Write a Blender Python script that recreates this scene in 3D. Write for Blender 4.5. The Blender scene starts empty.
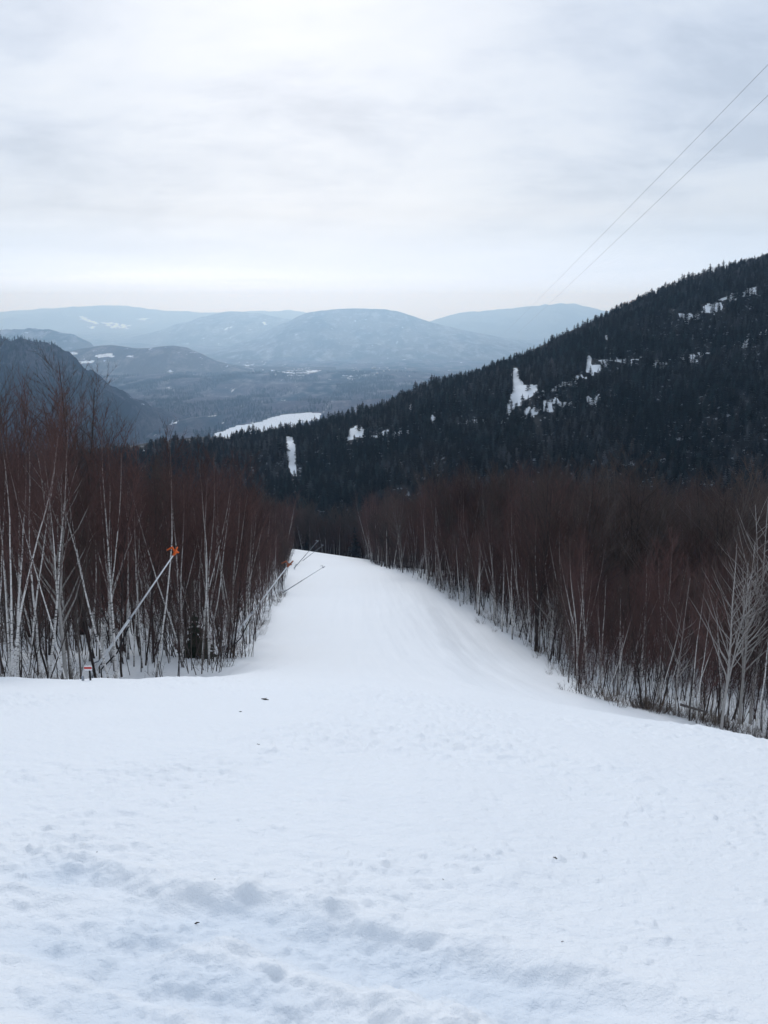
import bpy, math, random
import numpy as np
from mathutils import Vector, Matrix

random.seed(7)
rng = np.random.default_rng(11)
C = bpy.context.scene.collection
scene = bpy.context.scene
R = math.radians

# ------------------------------------------------------------------ camera
W, HPX, F = 768, 1024, 870.0
PITCH = 13.7
cam_d = bpy.data.cameras.new('camera')
cam = bpy.data.objects.new('camera', cam_d)
C.objects.link(cam)
cam.location = (0, 0, 0)
cam.rotation_euler = (R(90 - PITCH), 0, 0)
cam_d.sensor_fit = 'VERTICAL'
cam_d.sensor_height = 36.0
cam_d.lens = F / HPX * 36.0
cam_d.clip_start = 0.1
cam_d.clip_end = 90000
scene.camera = cam

# ------------------------------------------------------------------ view, world, sun
scene.view_settings.view_transform = 'Standard'
scene.view_settings.look = 'None'
scene.view_settings.gamma = 1
scene.view_settings.exposure = 0.24
scene.view_settings.use_curve_mapping = False
scene.cycles.max_bounces = 7
scene.cycles.diffuse_bounces = 2
scene.cycles.volume_bounces = 5
scene.cycles.use_denoising = True
SUN_EL, SUN_AZ = 27, -6          # azimuth from +Y, negative is to the left

world = bpy.data.worlds.new('World')
scene.world = world
world.use_nodes = True
nt = world.node_tree
for n in list(nt.nodes):
    nt.nodes.remove(n)


class NT:
    """short hand for building node trees"""
    def __init__(s, tree):
        s.t = tree

    def n(s, kind, **kw):
        nd = s.t.nodes.new(kind)
        for k, v in kw.items():
            if k.startswith('i_'):
                key = k[2:].replace('_', ' ')
                nd.inputs[key].default_value = v
            else:
                setattr(nd, k, v)
        return nd

    def l(s, a, b):
        s.t.links.new(a, b)

    def math(s, op, a, b=None, c=None, clamp=False):
        nd = s.t.nodes.new('ShaderNodeMath')
        nd.operation = op
        nd.use_clamp = clamp
        for i, v in enumerate((a, b, c)):
            if v is None:
                continue
            if isinstance(v, (int, float)):
                nd.inputs[i].default_value = v
            else:
                s.l(v, nd.inputs[i])
        return nd.outputs[0]

    def ramp(s, fac, stops, interp='LINEAR'):
        nd = s.t.nodes.new('ShaderNodeValToRGB')
        cr = nd.color_ramp
        cr.interpolation = interp
        while len(cr.elements) < len(stops):
            cr.elements.new(0.5)
        for e, (p, c) in zip(cr.elements, stops):
            e.position = p
            e.color = (c, c, c, 1) if isinstance(c, (int, float)) else (*c, 1)
        s.l(fac, nd.inputs[0])
        return nd.outputs[0]

    def mix(s, fac, a, b, blend='MIX'):
        nd = s.t.nodes.new('ShaderNodeMix')
        nd.data_type = 'RGBA'
        nd.blend_type = blend
        for sock, v in ((nd.inputs[0], fac), (nd.inputs[6], a), (nd.inputs[7], b)):
            if isinstance(v, (int, float)):
                sock.default_value = v
            elif isinstance(v, tuple):
                sock.default_value = (*v, 1) if len(v) == 3 else v
            else:
                s.l(v, sock)
        return nd.outputs[2]

    def noise(s, vec, scale, detail=3, rough=0.5, dist=0.0):
        nd = s.t.nodes.new('ShaderNodeTexNoise')
        nd.inputs['Scale'].default_value = scale
        nd.inputs['Detail'].default_value = detail
        nd.inputs['Roughness'].default_value = rough
        nd.inputs['Distortion'].default_value = dist
        if vec is not None:
            s.l(vec, nd.inputs['Vector'])
        return nd.outputs[0]

    def mapping(s, vec, scale=(1, 1, 1), loc=(0, 0, 0), rot=(0, 0, 0)):
        nd = s.t.nodes.new('ShaderNodeMapping')
        nd.inputs['Scale'].default_value = scale
        nd.inputs['Location'].default_value = loc
        nd.inputs['Rotation'].default_value = rot
        s.l(vec, nd.inputs['Vector'])
        return nd.outputs[0]


g = NT(nt)
out = g.n('ShaderNodeOutputWorld')
bg = g.n('ShaderNodeBackground')
bg.inputs['Strength'].default_value = 0.090
g.l(bg.outputs[0], out.inputs[0])
sky = g.n('ShaderNodeTexSky', sky_type='NISHITA', sun_disc=False)
sky.sun_elevation = R(SUN_EL)
sky.sun_rotation = R(SUN_AZ)
sky.air_density = 1.0
sky.dust_density = 2.0
tc = g.n('ShaderNodeTexCoord')
sep = g.n('ShaderNodeSeparateXYZ')
g.l(tc.outputs['Generated'], sep.inputs[0])
zc_ = g.math('MAXIMUM', sep.outputs[2], 0.0)
den = g.math('ADD', zc_, 0.30)
px_ = g.math('DIVIDE', sep.outputs[0], den)
py_ = g.math('DIVIDE', sep.outputs[1], den)
comb = g.n('ShaderNodeCombineXYZ')
g.l(px_, comb.inputs[0])
g.l(py_, comb.inputs[1])
n1 = g.noise(g.mapping(comb.outputs[0], (0.9, 1.25, 1), (3.4, 1.3, 0)), 1.6, 7, 0.58, 0.5)
n2 = g.noise(g.mapping(comb.outputs[0], (1.3, 2.0, 1), (7.1, 4.2, 0)), 4.2, 6, 0.6, 0.3)
nn = g.math('ADD', g.math('MULTIPLY', n1, 0.7), g.math('MULTIPLY', n2, 0.3))
cl = g.ramp(nn, [(0.38, (4.5, 5.4, 6.8)), (0.46, (5.3, 6.2, 7.6)), (0.54, (6.0, 6.85, 8.1)), (0.68, (6.6, 7.35, 8.4))])
# stratified bands low over the horizon
band = g.noise(g.mapping(tc.outputs['Generated'], (1.1, 1.1, 14), (0.4, 0, 3.1)), 2.0, 6, 0.6, 0.4)
bandc = g.ramp(band, [(0.36, (4.9, 5.9, 7.2)), (0.5, (5.5, 6.5, 7.9)), (0.66, (6.5, 7.4, 8.7))])
lowf = g.ramp(sep.outputs[2], [(0.0, 0.9), (0.05, 0.7), (0.16, 0.0)])
cl2 = g.mix(lowf, cl, bandc)
# bright gap under the cloud deck, towards the left
gl = g.ramp(sep.outputs[2], [(0.002, 0.0), (0.016, 0.75), (0.026, 0.9), (0.034, 0.15), (0.05, 0.0)], 'EASE')
gx = g.ramp(g.math('ADD', g.math('MULTIPLY', sep.outputs[0], 1.0), 0.6), [(0.0, 1.0), (0.38, 1.0), (0.62, 0.25), (0.75, 0.0)], 'EASE')
gn = g.ramp(g.noise(g.mapping(tc.outputs['Generated'], (2, 2, 60), (1.7, 0, 0)), 2.0, 3, 0.5), [(0.3, 0.3), (0.6, 1.0)])
gap = g.math('MULTIPLY', g.math('MULTIPLY', gl, gx), gn)
cl3 = g.mix(gap, cl2, (9.6, 10.2, 10.8))
# below the horizon only: neutral
hzf = g.ramp(sep.outputs[2], [(0.0, 0.9), (0.015, 0.6), (0.09, 0.0)])
cl4 = g.mix(hzf, cl3, (7.4, 9.8, 13.2))
fin = g.mix(0.9, sky.outputs[0], cl4)
g.l(fin, bg.inputs['Color'])

sun_d = bpy.data.lights.new('sun', 'SUN')
sun_d.energy = 1.0
sun_d.angle = R(18)
sun_d.color = (0.98, 0.99, 1.0)
sun = bpy.data.objects.new('sun', sun_d)
C.objects.link(sun)
sd = Vector((math.sin(R(SUN_AZ)) * math.cos(R(SUN_EL)), math.cos(R(SUN_AZ)) * math.cos(R(SUN_EL)), math.sin(R(SUN_EL))))
sun.rotation_euler = sd.to_track_quat('Z', 'Y').to_euler()
sun.location = (-20, 60, 120)


# ------------------------------------------------------------------ helpers
def tag(o, label=None, cat=None, group=None, kind=None):
    if label: o['label'] = label
    if cat: o['category'] = cat
    if group: o['group'] = group
    if kind: o['kind'] = kind
    return o


def mesh_np(name, verts, faces, mats, mat_idx=None, smooth=False):
    """verts (n,3); faces: array (m,3|4) or list of tuples"""
    me = bpy.data.meshes.new(name)
    verts = np.asarray(verts, dtype=np.float32)
    if isinstance(faces, np.ndarray):
        m, k = faces.shape
        me.vertices.add(len(verts))
        me.vertices.foreach_set('co', verts.ravel())
        me.loops.add(m * k)
        me.loops.foreach_set('vertex_index', faces.astype(np.int32).ravel())
        me.polygons.add(m)
        me.polygons.foreach_set('loop_start', np.arange(0, m * k, k, dtype=np.int32))
        me.update(calc_edges=True)
    else:
        me.from_pydata(verts.tolist(), [], faces)
        me.update()
    for mt in (mats if isinstance(mats, (list, tuple)) else [mats]):
        me.materials.append(mt)
    if mat_idx is not None:
        me.polygons.foreach_set('material_index', np.asarray(mat_idx, dtype=np.int32))
    if smooth:
        me.polygons.foreach_set('use_smooth', np.ones(len(me.polygons), dtype=bool))
    return me


def link(name, me, parent=None, loc=(0, 0, 0), rot=(0, 0, 0)):
    o = bpy.data.objects.new(name, me)
    C.objects.link(o)
    o.location = loc
    o.rotation_euler = rot
    if parent: o.parent = parent
    return o


def empty(name, loc, rot=(0, 0, 0), s=1.0):
    o = bpy.data.objects.new(name, None)
    C.objects.link(o)
    o.location = loc
    o.rotation_euler = rot
    o.scale = (s, s, s)
    o.empty_display_size = 0.3
    return o


def copy_tree(o, parent=None):
    c = o.copy()
    C.objects.link(c)
    c.parent = parent
    for ch in list(o.children):
        copy_tree(ch, c)
    return c


# lattice value noise
def _hash(ix, iy, seed):
    h = (ix.astype(np.int64) * 374761393 + iy.astype(np.int64) * 668265263 + seed * 974711) & 0xffffffff
    h = ((h ^ (h >> 13)) * 1274126177) & 0xffffffff
    h = h ^ (h >> 16)
    return (h & 0xffff) / 65535.0


def vnoise(x, y, seed=0):
    x = np.asarray(x, float); y = np.asarray(y, float)
    ix = np.floor(x); iy = np.floor(y)
    fx = x - ix; fy = y - iy
    fx = fx * fx * fx * (fx * (fx * 6 - 15) + 10); fy = fy * fy * fy * (fy * (fy * 6 - 15) + 10)
    a = _hash(ix, iy, seed); b = _hash(ix + 1, iy, seed)
    c = _hash(ix, iy + 1, seed); d = _hash(ix + 1, iy + 1, seed)
    return (a * (1 - fx) + b * fx) * (1 - fy) + (c * (1 - fx) + d * fx) * fy * 1.0 - 0.5


def fbm(x, y, octv=4, seed=0, gain=0.5):
    s = 0; a = 1.0; x = np.asarray(x, float); y = np.asarray(y, float)
    for i in range(octv):
        s = s + a * vnoise(x, y, seed + i * 17)
        x, y = 1.6 * x + 1.2 * y + 3.1, -1.2 * x + 1.6 * y + 1.7
        a *= gain
    return s


def ss(e0, e1, x):
    t = np.clip((np.asarray(x, float) - e0) / (e1 - e0), 0, 1)
    return t * t * (3 - 2 * t)


def hermite(xs, ys):
    xs = np.array(xs, float); ys = np.array(ys, float)
    d = np.diff(ys) / np.diff(xs)
    m = np.concatenate([[d[0]], (d[:-1] + d[1:]) / 2, [d[-1]]])
    def f(x):
        x = np.asarray(x, float)
        i = np.clip(np.searchsorted(xs, x) - 1, 0, len(xs) - 2)
        h = xs[i + 1] - xs[i]
        t = (x - xs[i]) / h
        tc_ = np.clip(t, 0, 1)
        v = ((2*tc_**3 - 3*tc_**2 + 1) * ys[i] + (tc_**3 - 2*tc_**2 + tc_) * h * m[i]
             + (-2*tc_**3 + 3*tc_**2) * ys[i + 1] + (tc_**3 - tc_**2) * h * m[i + 1])
        return v + np.where(t > 1, (t - 1) * h * m[-1], 0) + np.where(t < 0, t * h * m[0], 0)
    return f


# ------------------------------------------------------------------ terrain
PROF = hermite([-60, -20, 0, 3, 10, 15, 18, 24, 30, 38, 45, 60, 80, 100, 150, 190, 212, 235, 270, 350, 500, 700],
               [16, 4.4, -1.62, -2.62, -5.15, -6.95, -8.2, -10.75, -13.2, -16.2, -18.75, -23.3, -28.6, -33.5, -45.7, -55.6, -61.8, -70.5, -85, -112, -150, -185])
CR_X = [0.66 * q for q in (-1200, -700, -420, -235, -90, -5, 100, 170, 330, 450, 560, 800, 1300)]
CR_Y = hermite(CR_X, [0.66 * q for q in (740, 740, 750, 770, 800, 830, 870, 900, 980, 1030, 1060, 1100, 1150)])
SKY_PTS = [(-60, 470), (60, 462), (140, 452), (200, 447), (300, 431), (380, 408), (440, 385), (520, 360), (600, 322), (700, 277), (768, 256), (860, 236), (1100, 215)]


def ray(u, v):
    a = R(PITCH)
    dx = (u - W / 2) / F
    dz = -(v - HPX / 2) / F
    y = math.cos(a) + dz * math.sin(a)
    z = -math.sin(a) + dz * math.cos(a)
    return dx / y, z / y        # X per unit Y, Z per unit Y


def project(x, y, z):
    a = R(PITCH)
    d = y * math.cos(a) - z * math.sin(a)
    up = y * math.sin(a) + z * math.cos(a)
    return W / 2 + F * x / d, HPX / 2 - F * up / d


# crest height of the wooded ridge as a function of X
_cx, _cz = [], []
for (u, v) in SKY_PTS:
    X = 0.0
    for _ in range(30):
        Yc = float(CR_Y(X))
        kx, kz = ray(u, v)
        X = kx * Yc
    _cx.append(X); _cz.append(kz * Yc - 6.8)   # less the height of the trees that stand on it
o_ = np.argsort(_cx)
CR_Z = hermite(np.array(_cx)[o_], np.array(_cz)[o_])


def Yg(x):
    return 335 - 0.12 * np.clip(x, -200, 330)


def N_(x, y):
    z = PROF(y)
    xp = np.logaddexp(0, (x - 1.0) / 2.0) * 2.0
    cross = -0.20 * np.minimum(xp, 18) - 0.06 * np.clip(xp - 18, 0, 200)
    k = ss(6, 16, y) * (1 - 0.75 * ss(50, 110, y))
    z = z + cross * k - 0.03 * np.minimum(xp, 9) * (1 - k)
    z = z - 0.85 * np.exp(-((y - 26) / 6.0) ** 2) * (ss(-3.5, -8, x) + ss(5, 10, x))
    z = z - 0.13 * np.clip(x + 22, -6, 24) * ss(120, 195, y)
    xl = np.clip(-x - 6, 0, 400)
    z = z + 0.02 * xl * ss(5, 30, y) - 0.05 * np.clip(xl - 60, 0, 400)
    z = z + fbm(x / 26, y / 26, 3, 3) * 1.6 * ss(40, 140, y) * ss(6, 30, np.abs(x + 0.07 * y)) 
    return z


VALLEY_Z = -430.0


def valley(x, y):
    r = np.hypot(x, y)
    return VALLEY_Z - 330 * ss(3000, 12000, r) + fbm(x / 900, y / 900, 4, 21) * 60 * ss(1500, 3500, r)


def H(x, y):
    x = np.asarray(x, float); y = np.asarray(y, float)
    yg = Yg(x); yc = CR_Y(x); zc = CR_Z(np.clip(x, -400, 600))
    zc = np.maximum(zc, -260) 
    zg = N_(x, yg)
    u = (y - yg) / (yc - yg)
    face = zg + (zc - zg) * ss(-0.25, 1.06, u) / ss(-0.25, 1.06, 1.0) + 0.0
    off0 = zg + (zc - zg) * ss(-0.25, 1.06, 0.0) / ss(-0.25, 1.06, 1.0) - zg
    face = face - off0 * np.clip(1 - u, 0, 1)
    face = face + fbm(x / 90, y / 90, 4, 5) * 18 * ss(0, 0.25, u) * ss(1.0, 0.75, u) + fbm(x / 30, y / 30, 3, 9) * 3.5 * ss(0, .2, u)
    vz = valley(x, y)
    b = ss(0, 1.0, (y - yc) / 1500.0)
    back = zc * (1 - b) + vz * b + fbm(x / 30, y / 30, 3, 9) * 3.5
    far = np.where(y < yc, face, back)
    z = np.where(y < yg, N_(x, y), far)
    # the land around the back and the sides of the viewpoint falls or rises gently
    side = ss(1.15, 2.2, np.abs(x) / np.maximum(y, 1.0)) * ss(900, 2200, np.hypot(x, y)) * (y > 0)
    z = z * (1 - side) + vz * side
    return z


# step between the groomed run and the lower shelf at its right
SHELF = None


def polydist(px, py, pts):
    """signed distance to an open polyline (positive to its right going along it)"""
    best = np.full(np.shape(px), 1e9); sg = np.ones(np.shape(px))
    for (x0, y0), (x1, y1) in zip(pts[:-1], pts[1:]):
        dx, dy = x1 - x0, y1 - y0
        t = np.clip(((px - x0) * dx + (py - y0) * dy) / (dx * dx + dy * dy), 0, 1)
        ex = px - x0 - t * dx; ey = py - y0 - t * dy
        d = np.hypot(ex, ey)
        s = np.sign(dy * ex - dx * ey)
        m = d < best
        best = np.where(m, d, best); sg = np.where(m, s, sg)
    return best * np.where(sg == 0, 1, sg)


def hit(u, v, f=None, y0=1.0, y1=60000.0):
    """where the ray through a picture point meets the land"""
    f = f or H
    kx, kz = ray(u, v)
    ys = np.exp(np.linspace(math.log(y0), math.log(y1), 6000))
    d = kz * ys - f(kx * ys, ys)
    i = np.argmax(d < 0)
    if d[i] >= 0: return None
    a, b = ys[max(i - 1, 0)], ys[i]
    for _ in range(20):
        m = (a + b) / 2
        if kz * m - f(kx * m, m) < 0: b = m
        else: a = m
    return (kx * b, b, float(f(kx * b, b)))


SHELF = [hit(u, v)[:2] for (u, v) in [(640, 722), (560, 704), (500, 690), (468, 668), (452, 640), (436, 612), (418, 592)]]
TRACKS = [([(60, 890), (150, 925), (240, 915), (330, 940), (430, 965), (560, 1005), (700, 1060)], 0.26, 0.065),
          ([(-40, 905), (60, 945), (180, 975), (300, 1015), (380, 1070)], 0.20, 0.05),
          ([(-60, 985), (60, 1000), (150, 1030), (260, 1080)], 0.16, 0.035),
          ([(-40, 862), (40, 870), (130, 905)], 0.2, 0.03),
          ([(250, 715), (262, 760), (300, 830)], 0.3, 0.014),
          ([(380, 730), (372, 800), (392, 860)], 0.25, 0.016),
          ([(300, 800), (345, 730), (385, 690)], 0.22, 0.014),
          ([(40, 1060), (180, 900), (320, 780), (385, 690)], 0.06, 0.006), ([(70, 1070), (205, 905), (335, 782), (393, 690)], 0.06, 0.006),
          ([(-30, 830), (120, 780), (270, 730), (360, 694)], 0.06, 0.007), ([(-30, 842), (120, 789), (275, 736), (366, 697)], 0.06, 0.007),
          ([(700, 1040), (560, 900), (480, 790), (420, 700)], 0.05, 0.0045), ([(735, 1040), (578, 895), (492, 788), (428, 700)], 0.05, 0.0045),
          ([(790, 870), (650, 800), (540, 740), (470, 704)], 0.06, 0.006),
          ([(560, 980), (600, 860), (565, 760), (520, 715)], 0.3, 0.012)]


def smooth_line(pts, k=8):
    P = [pts[0]] + list(pts) + [pts[-1]]
    res = []
    for i in range(1, len(P) - 2):
        a, b, c, d = (np.array(q) for q in P[i - 1:i + 3])
        for j in range(k):
            t = j / k
            res.append(tuple(0.5 * ((2 * b) + (c - a) * t + (2 * a - 5 * b + 4 * c - d) * t * t + (3 * b - a - 3 * c + d) * t ** 3)))
    return res + [tuple(pts[-1])]


SHELF = smooth_line(SHELF, 5)
TRK = [(smooth_line([hit(u, v)[:2] for (u, v) in p]), w, d) for (p, w, d) in TRACKS]


def detail(x, y):
    """small relief of the snow near the viewpoint"""
    r = np.hypot(x, y)
    k = ss(120, 25, r)
    dz = k * (0.05 * fbm(x / 2.2, y / 3.0, 3, 40) + 0.06 * fbm(x / 7, y / 9, 2, 41))
    k2 = ss(40, 10, r)
    rough = ss(-0.15, 0.25, fbm(x / 3.0, y / 3.0, 2, 47))
    lump = np.clip(fbm(x / 0.23 + 0.3 * y, y / 0.23, 4, 143, 0.6), -0.1, 1)
    dz = dz + k2 * (0.048 * lump * (0.25 + rough) + 0.035 * np.clip(fbm(x / 0.17, y / 0.17, 3, 44), 0, 1) * (0.3 + rough) + 0.022 * fbm(x / 0.10, y / 0.10, 2, 46) * (0.2 + rough))
    # faint streaks running across the slope
    a = R(-24)
    s_, t_ = x * math.cos(a) + y * math.sin(a), -x * math.sin(a) + y * math.cos(a)
    dz = dz + k2 * 0.022 * fbm(s_ / 3.1, t_ / 0.16, 4, 57) * ss(14, 4, r) * ss(2.5, -1.0, x)
    near_ = bool(np.min(r) < 22)
    for pts, w, dep in (TRK if near_ else []):
        sdv = polydist(x, y, pts) + min(0.05, w * 0.5) * fbm(x / 1.3, y / 1.3, 3, 52)
        wob = 0.85 + 0.2 * fbm(x / 0.9, y / 0.9, 2, 58) + 0.6 * fbm(x / 0.09, y / 0.09, 2, 59)
        prof = -np.exp(-(sdv / w) ** 4) + 0.34 * np.exp(-((np.abs(sdv + 0.15 * w) - 1.35 * w) / (0.30 * w)) ** 2) * wob * np.where(sdv < 0, 1.0, 0.35)
        e_ = np.minimum(np.hypot(x - pts[0][0], y - pts[0][1]), np.hypot(x - pts[-1][0], y - pts[-1][1]))
        dz = dz + 1.0 * dep * prof * ss(0.05, 0.5 if w < .28 else 1.0, e_)
    sdv = polydist(x, y, SHELF) + 0.5 * fbm(x / 3, y / 3, 2, 60)
    dz = dz - 0.30 * ss(-1.2, 1.2, sdv) * ss(18, 24, y) * ss(100, 75, y)
    chunk = np.clip(fbm(x / 0.075, y / 0.075, 2, 48) - 0.28, 0, 1) * ss(0.0, 0.3, fbm(x / 0.9, y / 0.9, 3, 49))
    dz = dz + ss(16, 5, r) * 0.07 * chunk
    dz = dz + 0.10 * fbm(x / 0.9 + y * 0.03, y / 22, 3, 66) * ss(16, 28, y) * ss(130, 90, y) * 0.6
    # the bank pushed up at the lip of the near slope
    lip = 17.5 - 0.12 * x + 0.8 * fbm(x / 5, 0 * x, 2, 61)
    dz = dz + 0.22 * (0.12 + 0.88 * (ss(-2.5, -6, x) + ss(4, 8, x))) * np.exp(-((y - lip) / 1.1) ** 2) * (0.5 + fbm(x / 1.6, y / 1.6, 2, 62)) * (y > 5)
    return dz


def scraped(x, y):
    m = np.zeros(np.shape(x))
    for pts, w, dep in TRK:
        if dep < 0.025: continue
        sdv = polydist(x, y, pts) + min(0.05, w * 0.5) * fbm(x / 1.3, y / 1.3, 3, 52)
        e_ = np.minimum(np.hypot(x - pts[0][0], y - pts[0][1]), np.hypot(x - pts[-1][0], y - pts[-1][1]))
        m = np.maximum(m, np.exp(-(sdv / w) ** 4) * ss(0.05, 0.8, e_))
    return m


# snow patches on the far ridge and in the valley, given as outlines
SNOW_OUT = [
    [(514, 364), (519, 366), (520, 376), (527, 381), (537, 381), (537, 388), (524, 398), (516, 403), (507, 413), (506, 402), (513, 388), (511, 373)],
    [(587, 353), (592, 352), (592, 360), (601, 361), (602, 367), (592, 371), (586, 368), (586, 360)],
    [(285, 437), (293, 438), (296, 450), (297, 474), (291, 470), (287, 452)],
    [(350, 425), (358, 421), (366, 427), (364, 434), (347, 437)],
    [(410, 398), (414, 400), (412, 408), (409, 405)], [(432, 411), (436, 413), (434, 420), (430, 417)],
    [(214, 434), (232, 427), (262, 422), (282, 415), (321, 413), (319, 419), (296, 425), (262, 432), (226, 439)],
    [(148, 426), (160, 424), (178, 420), (176, 423), (158, 428)],    [(268, 371), (296, 368), (322, 371), (304, 376), (276, 375)], [(240, 364), (262, 362), (266, 365), (246, 367)], [(338, 371), (372, 370), (380, 374), (352, 376)],
    [(104, 437), (122, 434), (124, 437), (108, 441)], [(130, 453), (148, 449), (148, 451), (132, 456)],
    [(707, 300), (722, 298), (722, 303), (708, 309), (703, 306)], [(750, 284), (757, 282), (756, 289), (749, 292)], [(725, 271), (731, 266), (738, 263), (730, 270)],
    [(604, 332), (607, 331), (607, 335), (604, 335)],
]


def in_poly(px, py, poly):
    c = np.zeros(np.shape(px), bool)
    n = len(poly); j = n - 1
    for i in range(n):
        xi, yi = poly[i]; xj, yj = poly[j]
        if yi != yj:
            c ^= ((yi > py) != (yj > py)) & (px < (xj - xi) * (py - yi) / (yj - yi) + xi)
        j = i
    return c


def outline_world(poly):
    res = []
    for (u, v) in poly:
        h = hit(u, v + (4 if v < 480 and u > 250 and not (210 < u < 325 and v < 440) else 0), None, 300.0)
        if h: res.append(h[:2])
    return res


SNOW_POLY = [outline_world(p) for p in SNOW_OUT]
SNOW_POLY = [p for p in SNOW_POLY if len(p) > 2]
# thin broken strings of snow along benches of the ridge
STR_PX = [[(375, 433), (450, 422), (505, 417), (560, 400), (600, 393)], [(660, 357), (700, 349), (735, 343), (768, 328)],
          [(540, 388), (570, 379), (590, 375)], [(610, 358), (632, 356)], [(690, 312), (722, 300), (752, 288)], [(300, 436), (345, 434)], [(715, 275), (745, 262)]]
STRINGS = [[h[:2] for h in (hit(u, v + 4, None, 300.0) for (u, v) in s) if h] for s in STR_PX]


def snow_mask(x, y):
    m = np.zeros(np.shape(x))
    for p in SNOW_POLY:
        xs = [q[0] for q in p]; ys = [q[1] for q in p]
        bb = (x > min(xs)) & (x < max(xs)) & (y > min(ys)) & (y < max(ys))
        m = np.where(bb & in_poly(x, y, p), 0.43 if min(ys) > 5500 else 1.0, m)
    for s in STRINGS:
        if len(s) < 2: continue
        d = np.abs(polydist(x, y, s))
        wv = 2.0 + 14 * fbm(x / 7, y / 7, 3, 70)
        m = np.maximum(m, (d < wv) * 0.66)
    return m


# ------------------------------------------------------------------ materials
def mat(name):
    m = bpy.data.materials.new(name)
    m.use_nodes = True
    t = m.node_tree
    b = t.nodes['Principled BSDF']
    b.inputs['Specular IOR Level'].default_value = 0.25
    return m, NT(t), b


def mat_snow():
    m, g, b = mat('snow')
    tc = g.n('ShaderNodeTexCoord').outputs['Object']
    n = g.noise(tc, 0.9, 5, 0.6)
    big = g.noise(tc, 0.12, 3, 0.5)
    col = g.mix(n, (0.83, 0.85, 0.875), (0.875, 0.89, 0.905))
    col = g.mix(g.ramp(big, [(0.4, 0.0), (0.65, 0.35)]), col, (0.89, 0.90, 0.915))
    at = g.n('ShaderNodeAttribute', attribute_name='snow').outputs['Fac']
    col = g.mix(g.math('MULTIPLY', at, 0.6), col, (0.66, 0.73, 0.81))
    g.l(col, b.inputs['Base Color'])
    b.inputs['Roughness'].default_value = 0.65
    bump1 = g.n('ShaderNodeBump'); bump1.inputs['Strength'].default_value = 0.9; bump1.inputs['Distance'].default_value = 0.035
    g.l(g.noise(tc, 9, 6, 0.6), bump1.inputs['Height'])
    bump2 = g.n('ShaderNodeBump'); bump2.inputs['Strength'].default_value = 0.6; bump2.inputs['Distance'].default_value = 0.006
    g.l(g.noise(tc, 70, 4, 0.6), bump2.inputs['Height'])
    g.l(bump1.outputs[0], bump2.inputs['Normal'])
    g.l(bump2.outputs[0], b.inputs['Normal'])
    return m


def mat_ridge():
    m, g, b = mat('forest_floor_with_snow')
    tc = g.n('ShaderNodeTexCoord').outputs['Object']
    at = g.n('ShaderNodeAttribute', attribute_name='snow').outputs['Fac']
    n = g.noise(tc, 0.22, 4, 0.65)
    mask = g.ramp(g.math('ADD', at, g.math('MULTIPLY', g.math('SUBTRACT', n, 0.5), 1.2)), [(0.46, 0.0), (0.54, 1.0)])
    fl = g.mix(g.noise(tc, 0.05, 4, 0.6), (0.008, 0.010, 0.012), (0.020, 0.019, 0.020))
    sp = g.ramp(g.noise(tc, 0.35, 4, 0.7), [(0.58, 0.0), (0.64, 0.8)])
    fl = g.mix(sp, fl, (0.35, 0.38, 0.42))
    g.l(g.mix(mask, fl, (0.80, 0.84, 0.88)), b.inputs['Base Color'])
    b.inputs['Roughness'].default_value = 0.9
    return m


def mat_far(name, dark, mid, light, snow=(0.6, 0.64, 0.7), sc=1.0, snow_at=0.70, use_attr=False, stretch=(1, 0.4, 1)):
    """distant woods: conifer, bare hardwood and open snowy ground in irregular patches"""
    m, g, b = mat(name)
    tc = g.n('ShaderNodeTexCoord').outputs['Object']
    tc = g.mapping(tc, stretch)
    st = tc
    a = g.noise(st, 0.0011 * sc, 8, 0.62, 0.6)
    c = g.noise(g.mapping(tc, (1, 1, 1), (900, 300, 0)), 0.0035 * sc, 8, 0.68, 0.3)
    f = g.noise(g.mapping(tc, (1, 1, 1)), 0.03 * sc, 4, 0.7)
    col = g.mix(g.ramp(a, [(0.42, 0.0), (0.55, 1.0)]), dark, mid)
    col = g.mix(g.ramp(c, [(0.50, 0.0), (0.62, 0.8)]), col, light)
    col = g.mix(g.ramp(f, [(0.35, 0.45), (0.6, 0.0)]), col, dark)
    sm = g.ramp(g.noise(g.mapping(tc, (1, 0.6, 1), (120, 700, 0)), 0.006 * sc, 7, 0.72, 0.5), [(snow_at, 0.0), (snow_at + 0.035, 1.0)])
    if use_attr:
        at = g.n('ShaderNodeAttribute', attribute_name='snow').outputs['Fac']
        n2 = g.noise(tc, 0.012, 6, 0.7)
        m2 = g.ramp(g.math('ADD', at, g.math('MULTIPLY', g.math('SUBTRACT', n2, 0.5), 2.0)), [(0.45, 0.0), (0.55, 1.0)])
        col = g.mix(sm, col, snow)
        col = g.mix(m2, col, (0.82, 0.85, 0.89))
    else:
        col = g.mix(sm, col, snow)
    g.l(col, b.inputs['Base Color'])
    b.inputs['Roughness'].default_value = 1.0
    b.inputs['Specular IOR Level'].default_value = 0.0
    bp = g.n('ShaderNodeBump'); bp.inputs['Strength'].default_value = 0.8; bp.inputs['Distance'].default_value = 12.0
    g.l(f, bp.inputs['Height'])
    g.l(bp.outputs[0], b.inputs['Normal'])
    return m


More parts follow.
